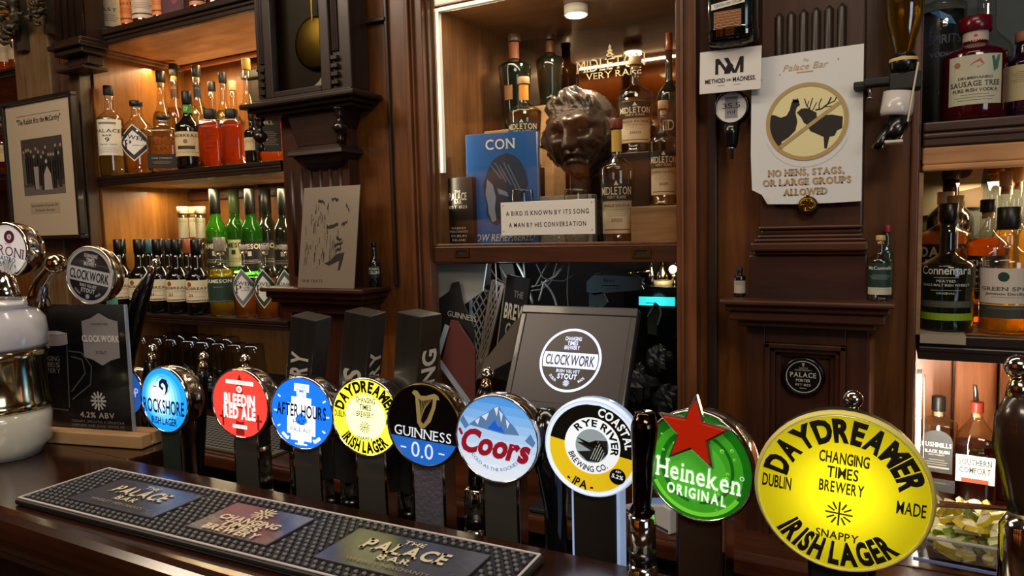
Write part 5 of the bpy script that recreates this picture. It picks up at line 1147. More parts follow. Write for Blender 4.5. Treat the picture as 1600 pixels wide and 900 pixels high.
d.poly([S(a, b) for a, b in mg], pk, 1).poly([S(*v) for v in ((.06, .79), (.14, .805), (.40, .805), (.48, .79), (.40, .778), (.14, .778))], lt, 2)
for a, b in (((.06, .70), (.05, .24)), ((.47, .70), (.45, .24)), ((.05, .24), (.44, .22)), ((.48, .66), (.60, .65)), ((.60, .65), (.68, .55)), ((.68, .55), (.66, .42)), ((.66, .42), (.48, .30)), ((.50, .62), (.60, .60)), ((.60, .60), (.62, .50)), ((.62, .50), (.48, .36))): d.line(S(*a), S(*b), hwd*.02, pm('#57504c', .4), 1)
for k, s in enumerate(('CHANGING', 'TIMES', 'BREWERY')): d.text(s, *S(.27, .60-.045*k), hgt*.034, hwd*.5, pm('#6e6864', .5), 2, .02)
x_, z_ = S(.72, .30); d.burst(x_, z_, hwd*.14, hwd*.03, lt, 2); d.text('4.2% ABV', *S(.70, .195), hgt*.038, hwd*.62, pk, 2, .03)
for k, s in enumerate(('CREAMY, SMOOTH, A DELICIOUS', 'DEEPNESS AND DARK NOTES OF', 'RICH CHOCOLATE, COFFEE, ROAST', 'AND DISTINCT BARLEY')): d.text(s, *S(.70, .145-.03*k), hgt*.017, hwd*(.95 if k < 3 else .6), pm('#7d7672', .5), 2)
d.obj('print', t, lambda x, z, L: (x, -.0014-L*.0003, z))
# ================================================================ right pilaster: poster, cards, optics
YP = 1.606
def W2(px, py, Y=YP): v = P(px, py, Y); return (v.x, v.z)
o = P(1260, 300, YP); t = thing('poster', 'worn white paper poster with a crossed out hen and stag, tacked to the fluted pilaster', 'poster', (o.x, YP, o.z))
T2 = lambda px, py: (W2(px, py)[0]-o.x, W2(px, py)[1]-o.z)
out = [T2(1174, 93), T2(1262, 80), T2(1350, 68), T2(1348, 190), T2(1346, 314), T2(1300, 317), T2(1240, 319), T2(1199, 319), T2(1190, 304), T2(1175, 297), T2(1173, 240), T2(1174, 160)]
obj('sheet', MB().prism(out, 0, .0015), PAPER, t)
cv = MB(); A_, B_, C_ = T2(1175, 297), T2(1199, 319), T2(1190, 304); D_ = (A_[0]*.35+B_[0]*.65+.001, A_[1]*.7+B_[1]*.3+.005)
cv.add([(A_[0], -.0005, A_[1]), (B_[0], -.0005, B_[1]), ((A_[0]+B_[0])/2+.006, -.010, (A_[1]+B_[1])/2+.004), (C_[0], -.004, C_[1])], [(0, 3, 2), (3, 1, 2)])
obj('curled_corner', cv, pm('#b8b2a4', .6), t)
d = Dec(); gold = pm('#a8905c', .55); cre = pm('#d9cf9c', .55); blk = pm('#1c1512', .55)
cx_, cz_ = T2(1260, 190); r = (T2(1323, 185)[0]-T2(1196, 195)[0])/2
rz_ = (T2(1260, 128)[1]-T2(1260, 251)[1])/2; ez = rz_/r
r = (r+rz_)/2; ez = 1
d.disc(cx_, cz_, r*.95, cre, 1, 48, 3)
hen = [(1207, 172), (1212, 184), (1222, 188), (1231, 180), (1236, 168), (1240, 158), (1246, 156), (1249, 161), (1246, 168), (1245, 176), (1247, 190), (1244, 205), (1234, 214), (1222, 222), (1218, 230), (1210, 226), (1204, 214), (1203, 196)]
cmb = [(1238, 160), (1239, 155), (1242, 157), (1245, 154), (1247, 158), (1250, 163)]
inside = lambda L: [(lambda v: v if math.hypot(v[0]-cx_, v[1]-cz_) < r*.93 else (cx_+(v[0]-cx_)*r*.93/math.hypot(v[0]-cx_, v[1]-cz_), cz_+(v[1]-cz_)*r*.93/math.hypot(v[0]-cx_, v[1]-cz_)))(T2(*p)) for p in L]
d.poly(inside([(1204, 180), (1210, 180), (1220, 184), (1229, 181), (1234, 172), (1237, 160), (1243, 155), (1248, 158), (1250, 164), (1245, 168), (1243, 176), (1246, 190), (1243, 204), (1232, 215), (1221, 222), (1222, 232), (1216, 240), (1206, 224), (1202, 205)]), blk, 2)
d.poly(inside([(1238, 160), (1239, 154), (1243, 157), (1246, 153), (1249, 159), (1244, 161)]), blk, 2)
d.poly(inside([(1245, 176), (1252, 170), (1260, 169), (1268, 172), (1276, 176), (1276, 182), (1280, 184), (1288, 180), (1300, 179), (1317, 182), (1316, 200), (1308, 204), (1304, 212), (1296, 214), (1292, 232), (1288, 232), (1287, 214), (1278, 210), (1266, 205), (1262, 196), (1256, 192), (1252, 184)]), blk, 2)
def antl(P_, w_): 
    for a, b in zip(P_, P_[1:]): d.line(T2(*a), T2(*b), w_, blk, 2)
antl([(1265, 171), (1260, 164), (1257, 154)], .002); antl([(1265, 171), (1267, 162), (1270, 153)], .002); antl([(1261, 166), (1264, 158)], .0016)
antl([(1274, 172), (1284, 170), (1294, 162), (1299, 152)], .003); antl([(1280, 171), (1280, 162), (1284, 154)], .002); antl([(1294, 162), (1304, 158), (1307, 152)], .0022); antl([(1288, 167), (1300, 166)], .002); antl([(1270, 172), (1276, 160)], .0018)
d.line(T2(1218, 231), T2(1312, 160), .0075, gold, 4); d.ring(cx_, cz_, r*.90, r, gold, 4, 64)
sl = (T2(1340, 200)[1]-T2(1190, 200)[1])/(T2(1340, 200)[0]-T2(1190, 200)[0])
for s_, py, hh_, w_ in (('NO HENS, STAGS,', 268, .013, (1199, 1318)), ('OR LARGE GROUPS', 283, .013, (1190, 1328)), ('ALLOWED', 299, .013, (1224, 1292))):
    x_, z_ = T2((w_[0]+w_[1])/2, py); d.text(s_, x_+.0008, z_-.0008, hh_, T2(w_[1], py)[0]-T2(w_[0], py)[0], pm('#8a8480', .6), 2, .03, True); d.text(s_, x_, z_, hh_, T2(w_[1], py)[0]-T2(w_[0], py)[0], pm('#b8905c', .6), 3, .012, True)
x_, z_ = T2(1259, 103); d.text('Palace Bar', x_, z_, .013, T2(1293, 103)[0]-T2(1224, 103)[0], pm('#b89c6c', .6), 2, -.0, shear=.35); d.rect(x_-.018, z_-.0125, x_+.014, z_-.0105, pm('#b89c6c', .6), 2); d.text('The', x_, z_+.012, .006, .012, pm('#b89c6c', .6), 2, shear=.35)
d.ring(cx_, cz_-.01, r*1.03, r*1.05, pm('#c4c2c0', .6), 1, 40, 200, 340)
for px, py in ((1219, 117), (1190, 125), (1310, 92)): d.disc(*T2(px, py), .0012, pm('#4a4440', .6), 2, 8, 1)
d.obj('print', t, lambda x, z, L: (x, -.0003-L*.0003, z))
q = P(1262, 321, 1.60); t = thing('medallion', 'small round tarnished brass medallion just below the poster', 'ornament', (q.x, 1.60, q.z))
obj('disc', MB().lathe([(.020, -.020), (.019, 0), (.014, .003)], 24, 0, Matrix.Rotation(R_(90), 4, 'X')), OLDBR, t)
m = MB()
for k in range(5): a = k*1.256; m.tube([(.003*math.cos(a), -.004, .003*math.sin(a)), (.012*math.cos(a+.5), -.006, .012*math.sin(a+.5)), (.013*math.cos(a+1.3), -.004, .013*math.sin(a+1.3))], .0016, 6)
m.lathe([(.004, .018), (.003, .024), (1e-4, .026)], 8); obj('relief', m, BRASS, t)
# white card
A_ = P(1092, 147, 1.58); Bc = P(1188, 138, 1.58); Tc = P(1188, 70, 1.58)
t = thing('card', 'white card with a black monogram above the round measure gauge', 'sign', ((A_.x+Bc.x)/2, 1.585, (A_.z+Bc.z)/2)); t.rotation_euler[1] = -math.atan2(Bc.z-A_.z, Bc.x-A_.x)
ww, hh = (Bc.x-A_.x)/2, Tc.z-Bc.z
obj('panel', MB().box(-ww, ww, 0, .002, 0, hh), pm('#d2cfca', .5), t, .0005)
d = Dec(); K = lambda a, b: ((a*2-1)*ww, b*hh)
for p in (((.26, .43), (.26, .80), (.32, .80), (.44, .56), (.44, .43), (.41, .43), (.41, .50), (.335, .66), (.31, .66), (.31, .43)),): d.poly([K(*v) for v in p], BK_, 1)
d.poly([K(*v) for v in ((.40, .80), (.47, .80), (.58, .50), (.66, .80), (.72, .80), (.72, .43), (.665, .43), (.665, .62), (.61, .43), (.55, .43))], BK_, 1)
d.poly([K(*v) for v in ((.44, .43), (.50, .43), (.56, .60), (.53, .66), (.50, .58), (.47, .66), (.44, .60))], BK_, 2)
d.text('METHOD', *K(.26, .28), hh*.10, ww*.66, BK_, 1, .02).text('AND', *K(.485, .28), hh*.05, ww*.16, BK_, 1, .02).text('MADNESS.', *K(.735, .28), hh*.10, ww*.74, BK_, 1, .02).line(K(.3, .16), K(.42, .16), .0006, BK_, 1).line(K(.56, .16), K(.68, .16), .0006, BK_, 1)
d.obj('print', t, lambda x, z, L: (x, -.0003-L*.0003, z))
def optic(label, px, py, Y):
    q = P(px, py, Y); t = thing('optic', label, 'spirit optic', (q.x, Y, q.z)); R = 27/FPX*dep(q)
    A = Matrix.Rotation(R_(90), 4, 'X')
    obj('gauge', MB().lathe([(R*.9, -.03), (R, -.02), (R, .002), (R*.88, .006), (R*.84, .001)], 36), BLK, t, M=A)
    d = Dec(); d.disc(0, 0, R*.86, pm('#c9c9c6', .3, coat=.5), 0, 32, 2).rect(-R*.36, -R*.62, R*.36, R*.62, pm('#7c7e80', .4), 1); d.text('35.5', 0, R*.1, R*.28, R*1.0, BK_, 2).text('ml', 0, -R*.25, R*.22, R*.4, BK_, 2)
    d.obj('dial', t, lambda x, z, L: (x, -.003-L*.0003, z))
    obj('spout', MB().lathe([(R*.28, -R*2.3), (R*.34, -R*2.1), (R*.42, -R*1.5), (R*.5, -R*.95)], 20), BLK, t)
    obj('nozzle', MB().lathe([(R*.12, -R*2.95), (R*.12, -R*2.4), (R*.28, -R*2.3)], 12), STEEL, t)
    obj('bracket', MB().box(-.01, .01, .02, 1.679-Y, -.01, .012), STEEL, t, .002)
optic('round black rimmed measuring gauge with black spout below the white card', 1143, 168, 1.615)
def upbottle(label, px, bot, wpx, Y, H, glass, liq, labs, s, nm='upturned_bottle'):
    q = P(px, bot, Y); R = wpx/FPX*dep(q)/2
    t = thing('upturned_bottle', label, 'bottle', (q.x, Y, q.z)); p = [(r, H-z) for r, z in prof(R, H, **s)]; p.reverse(); n = s_n
    obj('glass', MB().lathe(p, 32, 0, None, n), GLASS if glass == 'clear' else solid_m(glass), t)
    if liq: obj('liquid', MB().lathe([(max(.002, r-.002), z) for r, z in p if z < H*.9], 32, 0, None, n), liquid_m(liq), t)
    return t, R
s_n = 2
# black bottle hanging upside down at the top
q = P(1146, 72, 1.60); R = 37/FPX*dep(q)
t = thing('upturned_bottle', 'black spirit bottle with copper ribbed label hanging upside down above the white card', 'bottle', (q.x, 1.60, q.z))
obj('body', MB().lathe([(R*.55, 0), (R*.92, .006), (R*1.0, .022), (R, .12), (R, .24)], 40, 0, None, 3.2, 1, .9), solid_m('#0c1412'), t)
obj('foot_glass', MB().lathe([(R*.5, -.006), (R*.95, -.001), (R*1.04, .014), (R*1.03, .03)], 40, 0, None, 3.2, 1, .9, caps=False), thin_glass('#c8d0c8', '#8a9088', .2), t)
d = Dec(); cp = pm('#b07850', .4, .4)
for k in range(13): d.rect(-R*.62, .028+k*.0028, R*.48, .0295+k*.0028, cp if k % 2 == 0 else pm('#c89a78', .4, .4), 1, 3)
d.poly([(-R*.72, .068), (R*.62, .075), (R*.62, .087), (-R*.72, .080)], pm('#d0ccc4', .5), 2); d.text('METHOD AND MADNESS', -R*.05, .0775, .006, R*1.1, BK_, 3, rot=PI+.09)
d.rect(-R*.5, .09, R*.4, .12, pm('#2a2a28', .4), 1).text('SINGLE', 0, .105, .01, R*.7, pm('#c8c4bc', .5), 2, rot=PI)
d.obj('label', t, lambda x, z, L: (x, -R*.9*1.0-.0008-L*.0003, z))
# whiskey bottle upside down on its optic at right
q = P(1412, 92, 1.58); R = 27/FPX*dep(q)
t = thing('upturned_bottle', 'amber whiskey bottle hanging upside down in a black optic right of the poster', 'bottle', (q.x, 1.58, q.z))
obj('glass', MB().lathe([(R*.42, 0), (R*.5, .015), (R*.95, .075), (R, .1), (R, .24)], 30), GLASS, t)
obj('whiskey', MB().lathe([(R*.38, 0), (R*.46, .015), (R*.9, .075), (R*.95, .1), (R*.95, .235)], 30), liquid_m('#f0c840'), t)
obj('optic_head', MB().lathe([(R*.62, -.030), (R*.70, -.012), (R*.72, .0), (R*.5, .010)], 24), BLK, t)
obj('rubber_band', MB().lathe([(R*.74, -.006), (R*.76, -.003), (R*.74, 0)], 24, caps=False), pm('#c8b070', .6), t)
obj('clamp', MB().box(-R*2.0, R*.8, -.012, .02, -.046, -.031).box(-R*.7, R*.9, -.02, .02, -.06, -.028).box(-R*2.6, -R*1.9, -.004, .118, -.048, -.034), BLKM, t, .003)
obj('screw', MB().lathe([(.003, -.066), (.003, -.046)], 8, 0, Matrix.Translation((-R*1.7, 0, 0))).lathe([(.006, -.07), (.006, -.066)], 8, 0, Matrix.Translation((-R*1.7, 0, 0))), STEEL, t)
obj('chamber', MB().lathe([(R*.8, -.108), (R*.86, -.10), (R*.82, -.062)], 28, 0, Matrix.Rotation(R_(6), 4, 'Y')), pm('#bdb8b4', .3, coat=.4), t)
obj('chamber_card', MB().box(R*.72, R*.82, -.025, .025, -.12, -.01), pm('#c4bba4', .6), t, .001, Matrix.Rotation(R_(8), 4, 'Y'))
obj('nozzle', MB().tube([(-.003, -.004, -.11), (-.012, -.006, -.14), (-.02, -.008, -.152)], [R*.62, R*.5, R*.42], 18).tube([(-.022, -.01, -.125), (-.036, -.012, -.155), (-.044, -.012, -.170)], [.009, .008, .010], 12), BLK, t)
obj('nozzle_lip', MB().box(-.030, .002, -.02, .012, -.160, -.154), pm('#c8c0b4', .5), t, .002)
# badge on the pedestal
A_ = P(1256, 587, 1.64); R = 31/FPX*dep(A_)
t = thing('badge', 'round black porter badge on the sunk panel of the pedestal', 'badge', (A_.x, 1.6435, A_.z), R_(0))
obj('rim', MB().lathe([(R, -.001), (R*1.02, .012), (R*.9, .020), (R*.84, .016)], 40), BLK, t, M=Matrix.Rotation(R_(90), 4, 'X'))
d = Dec(); w2 = pm('#b8b2a8', .5); d.disc(0, 0, R*.86, pm('#0e0d0d', .3, coat=.4), 0).ring(0, 0, R*.77, R*.81, w2, 1); d.text('PALACE', 0, R*.10, R*.24, R*1.22, w2, 2, .02, True).text('PORTER', 0, -R*.18, R*.13, R*.66, w2, 2, .02).text('ANNIVERSARY', 0, R*.34, R*.07, R*.8, w2, 2).text('200TH', 0, R*.44, R*.07, R*.4, w2, 2).text('EST 1823', 0, -R*.40, R*.10, R*.7, w2, 2).text('FINE ALE', 0, -R*.58, R*.06, R*.3, w2, 2)
d.poly([(-R*.07, R*.70), (R*.07, R*.70), (R*.03, R*.52), (-R*.03, R*.52)], gold, 2)
d.obj('face', t, lambda x, z, L: (x, -.017-L*.0003, z))
# bottles on the right ledge
bottle('tiny brown medicine-like bottle with white label on the left of the right ledge', 1156, 419, 17, 1.62, LEDZ, dict(hb=.7, hs=.78, rn=.45), '#15100c', cap=('#100e0c', .84, 1.0, .4, 1.2), labels=[(.12, .56, 1.2, '#a89e90', [('lines', .9, 5, '#4a3a34')])])
bottle('miniature clear bottle with dark green label on the right end of the ledge', 1376, 368, 33, 1.60, LEDZ, dict(hb=.60, hs=.74, rn=.38), liq=None, cap=('#b89c60', .92, 1.0, .3, 1.1), labels=[(.22, .58, 1.3, '#12302a', [('McConnells', .8, .14, .8, '#c8c8b8'), ('lines', .5, 4, '#8a9a90')]), (.10, .21, 1.3, '#b8b4a0', [('lines', .8, 2, '#5a5a50')])])
bottle('slim bottle with red cap standing behind the green labelled miniature', 1387, 352, 20, 1.675, LEDZ, dict(hb=.60, hs=.74, rn=.42), '#26322a', cap=('#a02838', .90, 1.0, .4, 1.15))
# ================================================================ right niche bottles
GRR = 'bottles crowded at the back of the right middle shelf'
bottle('dark green whiskey bottle with white script at left front of right middle shelf', 1483, 318, 76, 1.77, RS, dict(hb=.50, hs=.62, rn=.30, k=.96), '#0f150a', cap=('#0e0e0c', .86, 1.0, .3, 1.15),
       labels=[(.30, .56, 1.1, None, [('Connemara', .72, .24, .85, '#c8c8c0', dict(b=.01)), ('bar', .50, .51, '#c8c8c0', .4), ('PEATED', .40, .07, .3, '#b8b8b0'), ('SINGLE MALT IRISH WHISKEY', .28, .07, .8, '#b8b8b0'), ('bar', .12, .13, '#b8b8b0', .5), ('ORIGINAL', .04, .06, .3, '#b8b8b0')], dict(name='print')), (.20, .25, 1.3, '#4a4a3c', [('lines', .6, 2, '#8a8a78')]), (.10, .155, 1.2, '#7c9a1c', [], dict(name='painted_glow'))], rot=-.1)  # last patch: light glowing through the glass, painted as a green band
bottle('clear whiskey bottle with grey label and dark green dot at the right middle shelf front', 1578, 313, 76, 1.765, RS, dict(hb=.54, hs=.66, rn=.34, k=.97), liq='#e8a818', lev=.32, cap=('#15140f', .78, .95, .35, 1.25),
       labels=[(.24, .50, 1.15, '#b8b0a4', [('dot', -.12, .76, .17, '#16362e'), ('GREEN SPOT', .42, .10, .85, '#4a4640', dict(s=True)), ('Jameson Distillery', .28, .07, .7, '#4a4640'), ('lines', .18, 1, '#7a746a')]), (.13, .23, 1.15, '#34342c', [('lines', .8, 3, '#8a866c'), ('bar', .95, 1.0, '#c8a850', 1)])], rot=-.1)
bottle('amber bottle with black label and large pale capitals between the green and grey labelled bottles', 1544, 312, 60, 1.885, RS, dict(hb=.62, hs=.76, rn=.32), liq='#f07c14', lev=.70, cap=('#14120f', .9, 1.0, .4), labels=[(.22, .56, 1.1, '#1a1410', [('THE', .84, .12, .4, '#c8c0b0', dict(b=.02, dx=-.3)), ('CELT', .60, .20, .75, '#c8c0b0', dict(b=.02)), ('IRISH WHISKEY', .36, .06, .7, '#c8c0b0'), ('lines', .25, 2, '#a89a80')]), (.08, .18, 1.0, '#c8701c', [('lines', .8, 2, '#5a2a10')])], group=None)
bottle('wide amber bottle with black label behind the dark green bottle', 1478, 300, 72, 1.955, RS, dict(hb=.66, hs=.76, rn=.30), liq='#f08a24', lev=.70, cap=('#c8b890', .90, 1.0, .4), labels=[(.3, .60, 1.1, '#1a1410', [('DANDY', .80, .24, .9, '#d8c8a0', dict(b=.03)), ('DOWN', .5, .2, .7, '#d8c8a0')])])
bottle('tall black bottle with gold capitals at the back left of the right middle shelf', 1487, 246, 64, 2.06, RS, dict(hb=.60, hs=.74, rn=.36), '#0e0c0a', cap=('#0e0c0a', .86, 1.0, .4), labels=[(.42, .62, 1.1, None, [('CASK STRENGTH', .85, .12, .6, '#c8a890'), ('BLACK', .4, .45, .8, '#c87a3c', dict(b=.02))], dict(name='print'))])
bottle('copper necked bottle behind the amber capitals bottle on the right middle shelf', 1556, 248, 40, 2.07, RS, dict(hb=.50, hs=.62, rn=.52), liq='#e8b050', lev=.5, cap=('#8a4a2a', .90, .97, .4, 1.1), group=None)
for k, (px, tp) in enumerate(((1572, 268), (1590, 260), (1612, 262))):
    bottle(('pale clear bottle beside the copper necked one on the right middle shelf', 'pale clear bottle second at the back right of the right middle shelf', 'pale clear bottle cut by the right photo edge on the middle shelf')[k], px, tp, 32, 1.965+.08*(k % 2), RS, dict(hb=.56, hs=.66, rn=.5), liq='#f0b84c', lev=.62, cap=('#c8a870', .90, 1.0, .4, 1.1), group=GRR)
bottle('gold capped clear bottle with squat neck behind the dark green bottle', 1494, 306, 40, 1.85, RS, dict(hb=.5, hs=.6, rn=.55), liq='#e8a838', lev=.6, cap=('#c8a458', .92, 1.0, .3, 1.1), group=None)
# posters seen behind the shelf
q = P(1455, 275, 2.11); tag(obj('wall_card', MB().box(q.x-.03, q.x+.035, 2.112, 2.118, q.z-.10, q.z+.03), pm('#8a8c7c', .7)), 'pale mottled card pinned at the back left of the right middle shelf', 'card')
q = P(1500, 262, 2.115); t = thing('photo_print', 'pinned portrait photo of a person in a pale headscarf behind the middle shelf bottles', 'picture', (q.x, 2.115, q.z))
obj('paper', MB().box(-.05, .05, 0, .002, -.10, .06), pm('#54493c', .7), t)
Dec().poly([(-.005, -.06), (.045, -.05), (.05, .0), (.03, .04), (-.005, .045), (-.03, .02)], pm('#b8a898', .7), 1).disc(.005, -.005, .022, pm('#4a2c22', .7), 2, 20, 1).obj('print', t, lambda x, z, L: (x, -.0004-L*.0003, z))
# top shelf
bottle('frosted tall vodka bottle with blue leaf print, first at left on the right top shelf', 1474, -30, 66, 1.875, RT, dict(hb=.82, hs=.88, rn=.3, lip=0), liq='#b4b8c4', lev=.78, cap=None, labels=[(.30, .85, .95, None, [('i.SPIRITS', .52, .10, .8, '#3a4258'), ('VODKA', .34, .05, .55, '#5a6478'), ('poly', [(-.6, .86), (-.2, .86), (.3, .78), (.55, .68), (.2, .70), (-.1, .76)], '#3a6e9a')], dict(name='print'))], rot=0)
bottle('round shouldered ruby red vodka bottle with cream label on the right top shelf', 1525, 28, 88, 1.75, RT, dict(hb=.62, hs=.76, rn=.40), '#3a0610', cap=('#5a0c1c', .86, 1.0, .2, 1.25), labels=[(.14, .60, .85, '#b8b49c', [('dot', -.65, .82, .12, '#9a5a4a'), ('poly', [(-.2, .80), (.1, .74), (.3, .80), (.15, .92), (-.05, .86)], '#b05a4c'), ('poly', [(.55, .95), (.9, .97), (.8, .70), (.65, .64), (.6, .8)], '#3a6a5a'), ('DRUMSHANBO', .54, .05, .6, '#3a3a3a'), ('SAUSAGE TREE', .42, .10, .9, '#2a3230', dict(s=True)), ('PURE IRISH VODKA', .29, .065, .8, '#2a3230', dict(b=.01)), ('lines', .2, 3, '#6a6a5c')]), (.76, .86, 1.4, '#b8a898', [('dot', 0, .5, .1, '#b03030')], dict(name='neck_label'))], rot=-.05)
bottle('clear round bottle with glass neck behind the ruby red vodka bottle', 1543, -22, 72, 2.03, RT, dict(hb=.55, hs=.72, rn=.36), liq='#b8a8a0', lev=.5, cap=None, rot=0)
bottle('dark purple bottle with cream label cut by the photo edge, right top shelf', 1606, 50, 60, 1.77, RT, dict(hb=.62, hs=.76, rn=.5), '#1c0a1e', cap=('#8a5a40', .88, 1.0, .4, 1.1), labels=[(.2, .6, .9, '#b8ac84', [('lines', .8, 6, '#6a6040')])], rot=-.1)
# lower niche
bottle('amber whiskey bottle with black arched label behind the lemon tray', 1467, 619, 52, 2.0, CZ, dict(hb=.73, hs=.82, rn=.32, n=4, ay=.8), liq='#f29a3c', lev=.46, cap=('#1c1814', .86, 1.0, .4, 1.15), labels=[(.30, .70, .80, '#1c1815', [('bar', .10, .14, '#8a8070', .8), ('BUSHMILLS', .66, .10, .95, '#d8d0c0', dict(s=True)), ('BLACK BUSH', .50, .07, .8, '#d8d0c0', dict(b=.02)), ('IRISH WHISKEY', .42, .03, .5, '#a89a80'), ('lines', .3, 4, '#8a8070')], dict(tomb=1)), (.12, .24, .95, '#1c1815', [('lines', .7, 2, '#8a8070')])], rot=-.1)
bottle('clear liqueur bottle with cream label and metal pourer behind the lemon tray', 1527, 628, 56, 2.0, CZ, dict(hb=.60, hs=.88, rn=.26, n=3), liq='#b85c24', lev=.60, cap=('#8a2c1c', .90, 1.0, .4, 1.25), labels=[(.26, .52, .90, '#cfc8b4', [('SOUTHERN', .76, .20, .85, '#1c1814', dict(s=True)), ('COMFORT', .46, .20, .8, '#1c1814', dict(s=True)), ('bar', 0, .16, '#8a3a1c', .7)])], rot=-.1)
q = P(1527, 618, 2.0); tag(obj('pourer', MB().tube([(q.x-.002, 2.0, P(1527, 628, 2.0).z+.003), (q.x-.003, 2.0, q.z+.008), (q.x-.006, 1.995, q.z+.026)], [.006, .005, .004], 10), STEEL), 'small metal pourer in the neck of the cream labelled liqueur bottle', 'pourer')
bottle('second clear liqueur bottle mostly behind the brown wooden handle', 1574, 640, 44, 2.075, CZ, dict(hb=.52, hs=.74, rn=.3), liq='#c8701c', lev=.50, cap=('#8a2c1c', .90, 1.0, .4, 1.2), rot=0)
# led strip of the niche
sx = X(1434, 650, 1.74)
t = thing('led_strip', 'bright vertical strip of cool white lights at the left side of the lower right niche', 'light strip', (xg+.002, 1.722, CZ))
obj('profile', MB().box(.001, .011, 0, .003, .02, RS-.08-CZ), WHT, t)
for k in range(34): zz = .03+k*(RS-.12-CZ)/34; obj('diode', MB().box(.003, .010, -.002, -.0002, zz, zz+.006), pm('#fff8e8', .3, em=30, emcol='#fff2d8'), t)
obj('wire', MB().tube([(.016, .0, .02), (.018, .002, .2), (.016, .0, RS-.09-CZ)], .0015, 6), WHT, t)
area('niche_strip', (xg+.03, 1.76, .97), (0, R_(-90), R_(40)), .36, .01, 4, (1, .93, .78))
# lemon tray
A_ = P(1440, 852, 1.66); tz = CZ
tx0 = P(1430, 850, 1.62).x; tw = .25
t = thing('lemon_tray', 'shallow clear plastic box heaped with cut lemon and lime wedges on the back counter', 'tray', (tx0, 1.60, CZ+.0008), R_(-3))
pl = thin_glass('#e6e6e2', '#9a9ea4', .25); hh = .062
def wallbox(a0_, a1_, b0_, b1_, z0_, z1_, in_=.006):
    v = [(a0_+in_, b0_+in_, z0_), (a1_-in_, b0_+in_, z0_), (a1_-in_, b1_-in_, z0_), (a0_+in_, b1_-in_, z0_), (a0_, b0_, z1_), (a1_, b0_, z1_), (a1_, b1_, z1_), (a0_, b1_, z1_)]
    return v, [(0, 3, 2, 1), (0, 1, 5, 4), (1, 2, 6, 5), (2, 3, 7, 6), (3, 0, 4, 7)]
obj('box', MB().add(*wallbox(0, tw, 0, .17, 0, hh)), pl, t, .004)
rim = MB()
for a in ((-.006, tw+.006, -.006, .002), (-.006, tw+.006, .168, .176), (-.006, .002, .002, .168), (tw-.002, tw+.006, .002, .168)): rim.box(*a, hh-.006, hh)
obj('rim', rim, pm('#c8ccd0', .25, trans=.4), t, .002)
obj('blue_base_band', MB().box(-.004, tw+.004, -.004, -.001, .006, .013), pm('#6a7ab0', .35), t, .001)
def wedge(r, seed):
    m = MB(); n = 8
    for i in range(n):
        a0_, a1_ = PI*i/n, PI*(i+1)/n
        m.add([(0, -.006, 0), (r*.92*math.cos(a0_), -.006, r*.92*math.sin(a0_)), (r*.92*math.cos(a1_), -.006, r*.92*math.sin(a1_))], [(0, 2, 1)], 0)
        m.add([(0, .006, 0), (r*.92*math.cos(a0_), .006, r*.92*math.sin(a0_)), (r*.92*math.cos(a1_), .006, r*.92*math.sin(a1_))], [(0, 1, 2)], 0)
        v = []
        for a in (a0_, a1_): v += [(r*.92*math.cos(a), -.006, r*.92*math.sin(a)), (r*math.cos(a), -.0055, r*math.sin(a)), (r*math.cos(a), .0055, r*math.sin(a)), (r*.92*math.cos(a), .006, r*.92*math.sin(a))]
        m.add(v, [(0, 1, 5, 4), (1, 2, 6, 5), (2, 3, 7, 6)], 1)
    m.box(-r, r, -.006, .006, -.0008, 0, 0)
    return m
wm = []
for k in range(2):
    o_ = obj('lemon_slice', wedge(.026, k), [pm(('#e8e2b8', '#d8dca0')[k], .4, bump=.5, bscale=300), pm(('#d8c03a', '#7c9a34')[k], .45)]); wm.append(o_.data); bpy.data.objects.remove(o_)
rnd = random.Random(11); ct = math.cos(R_(-3)); sn = math.sin(R_(-3)); N_ = 0
for layer, cnt in ((.016, 20), (.034, 20), (.054, 24), (.072, 24), (.088, 16)):
    for i in range(cnt):
        ax_, ay_ = rnd.uniform(.032, tw-.032), rnd.uniform(.032, .138)
        if layer > .06: ax_ = min(max(ax_, .04), tw-.04)
        o_ = link(bpy.data.objects.new('lemon_slice', wm[0 if rnd.random() < .8 else 1]))
        o_.location = (tx0+ax_*ct-ay_*sn, 1.60+ax_*sn+ay_*ct, CZ+layer+rnd.uniform(-.002, .006))
        o_.rotation_euler = (R_(rnd.uniform(35, 110)), R_(rnd.uniform(-25, 25)), rnd.uniform(0, 2*PI)); s_ = rnd.uniform(.72, 1.05); o_.scale = (s_,)*3
        tag(o_, 'cut citrus slice heaped in the clear plastic box on the back counter', 'citrus slice', 'cut citrus slices in the clear box')
t2 = thing('tongs', 'flat metal serving tongs lying across the heaped citrus slices', 'tongs', (tx0+.02, 1.63, CZ+.114), R_(10))
obj('arm', MB().box(0, .24, -.010, .006, 0, .0022), pm('#6a5448', .25, 1), t2, .0008, Matrix.Rotation(R_(-2), 4, 'Y'))
obj('arm', MB().box(.02, .24, -.008, .006, .008, .010), pm('#6a5448', .25, 1), t2, .0008)
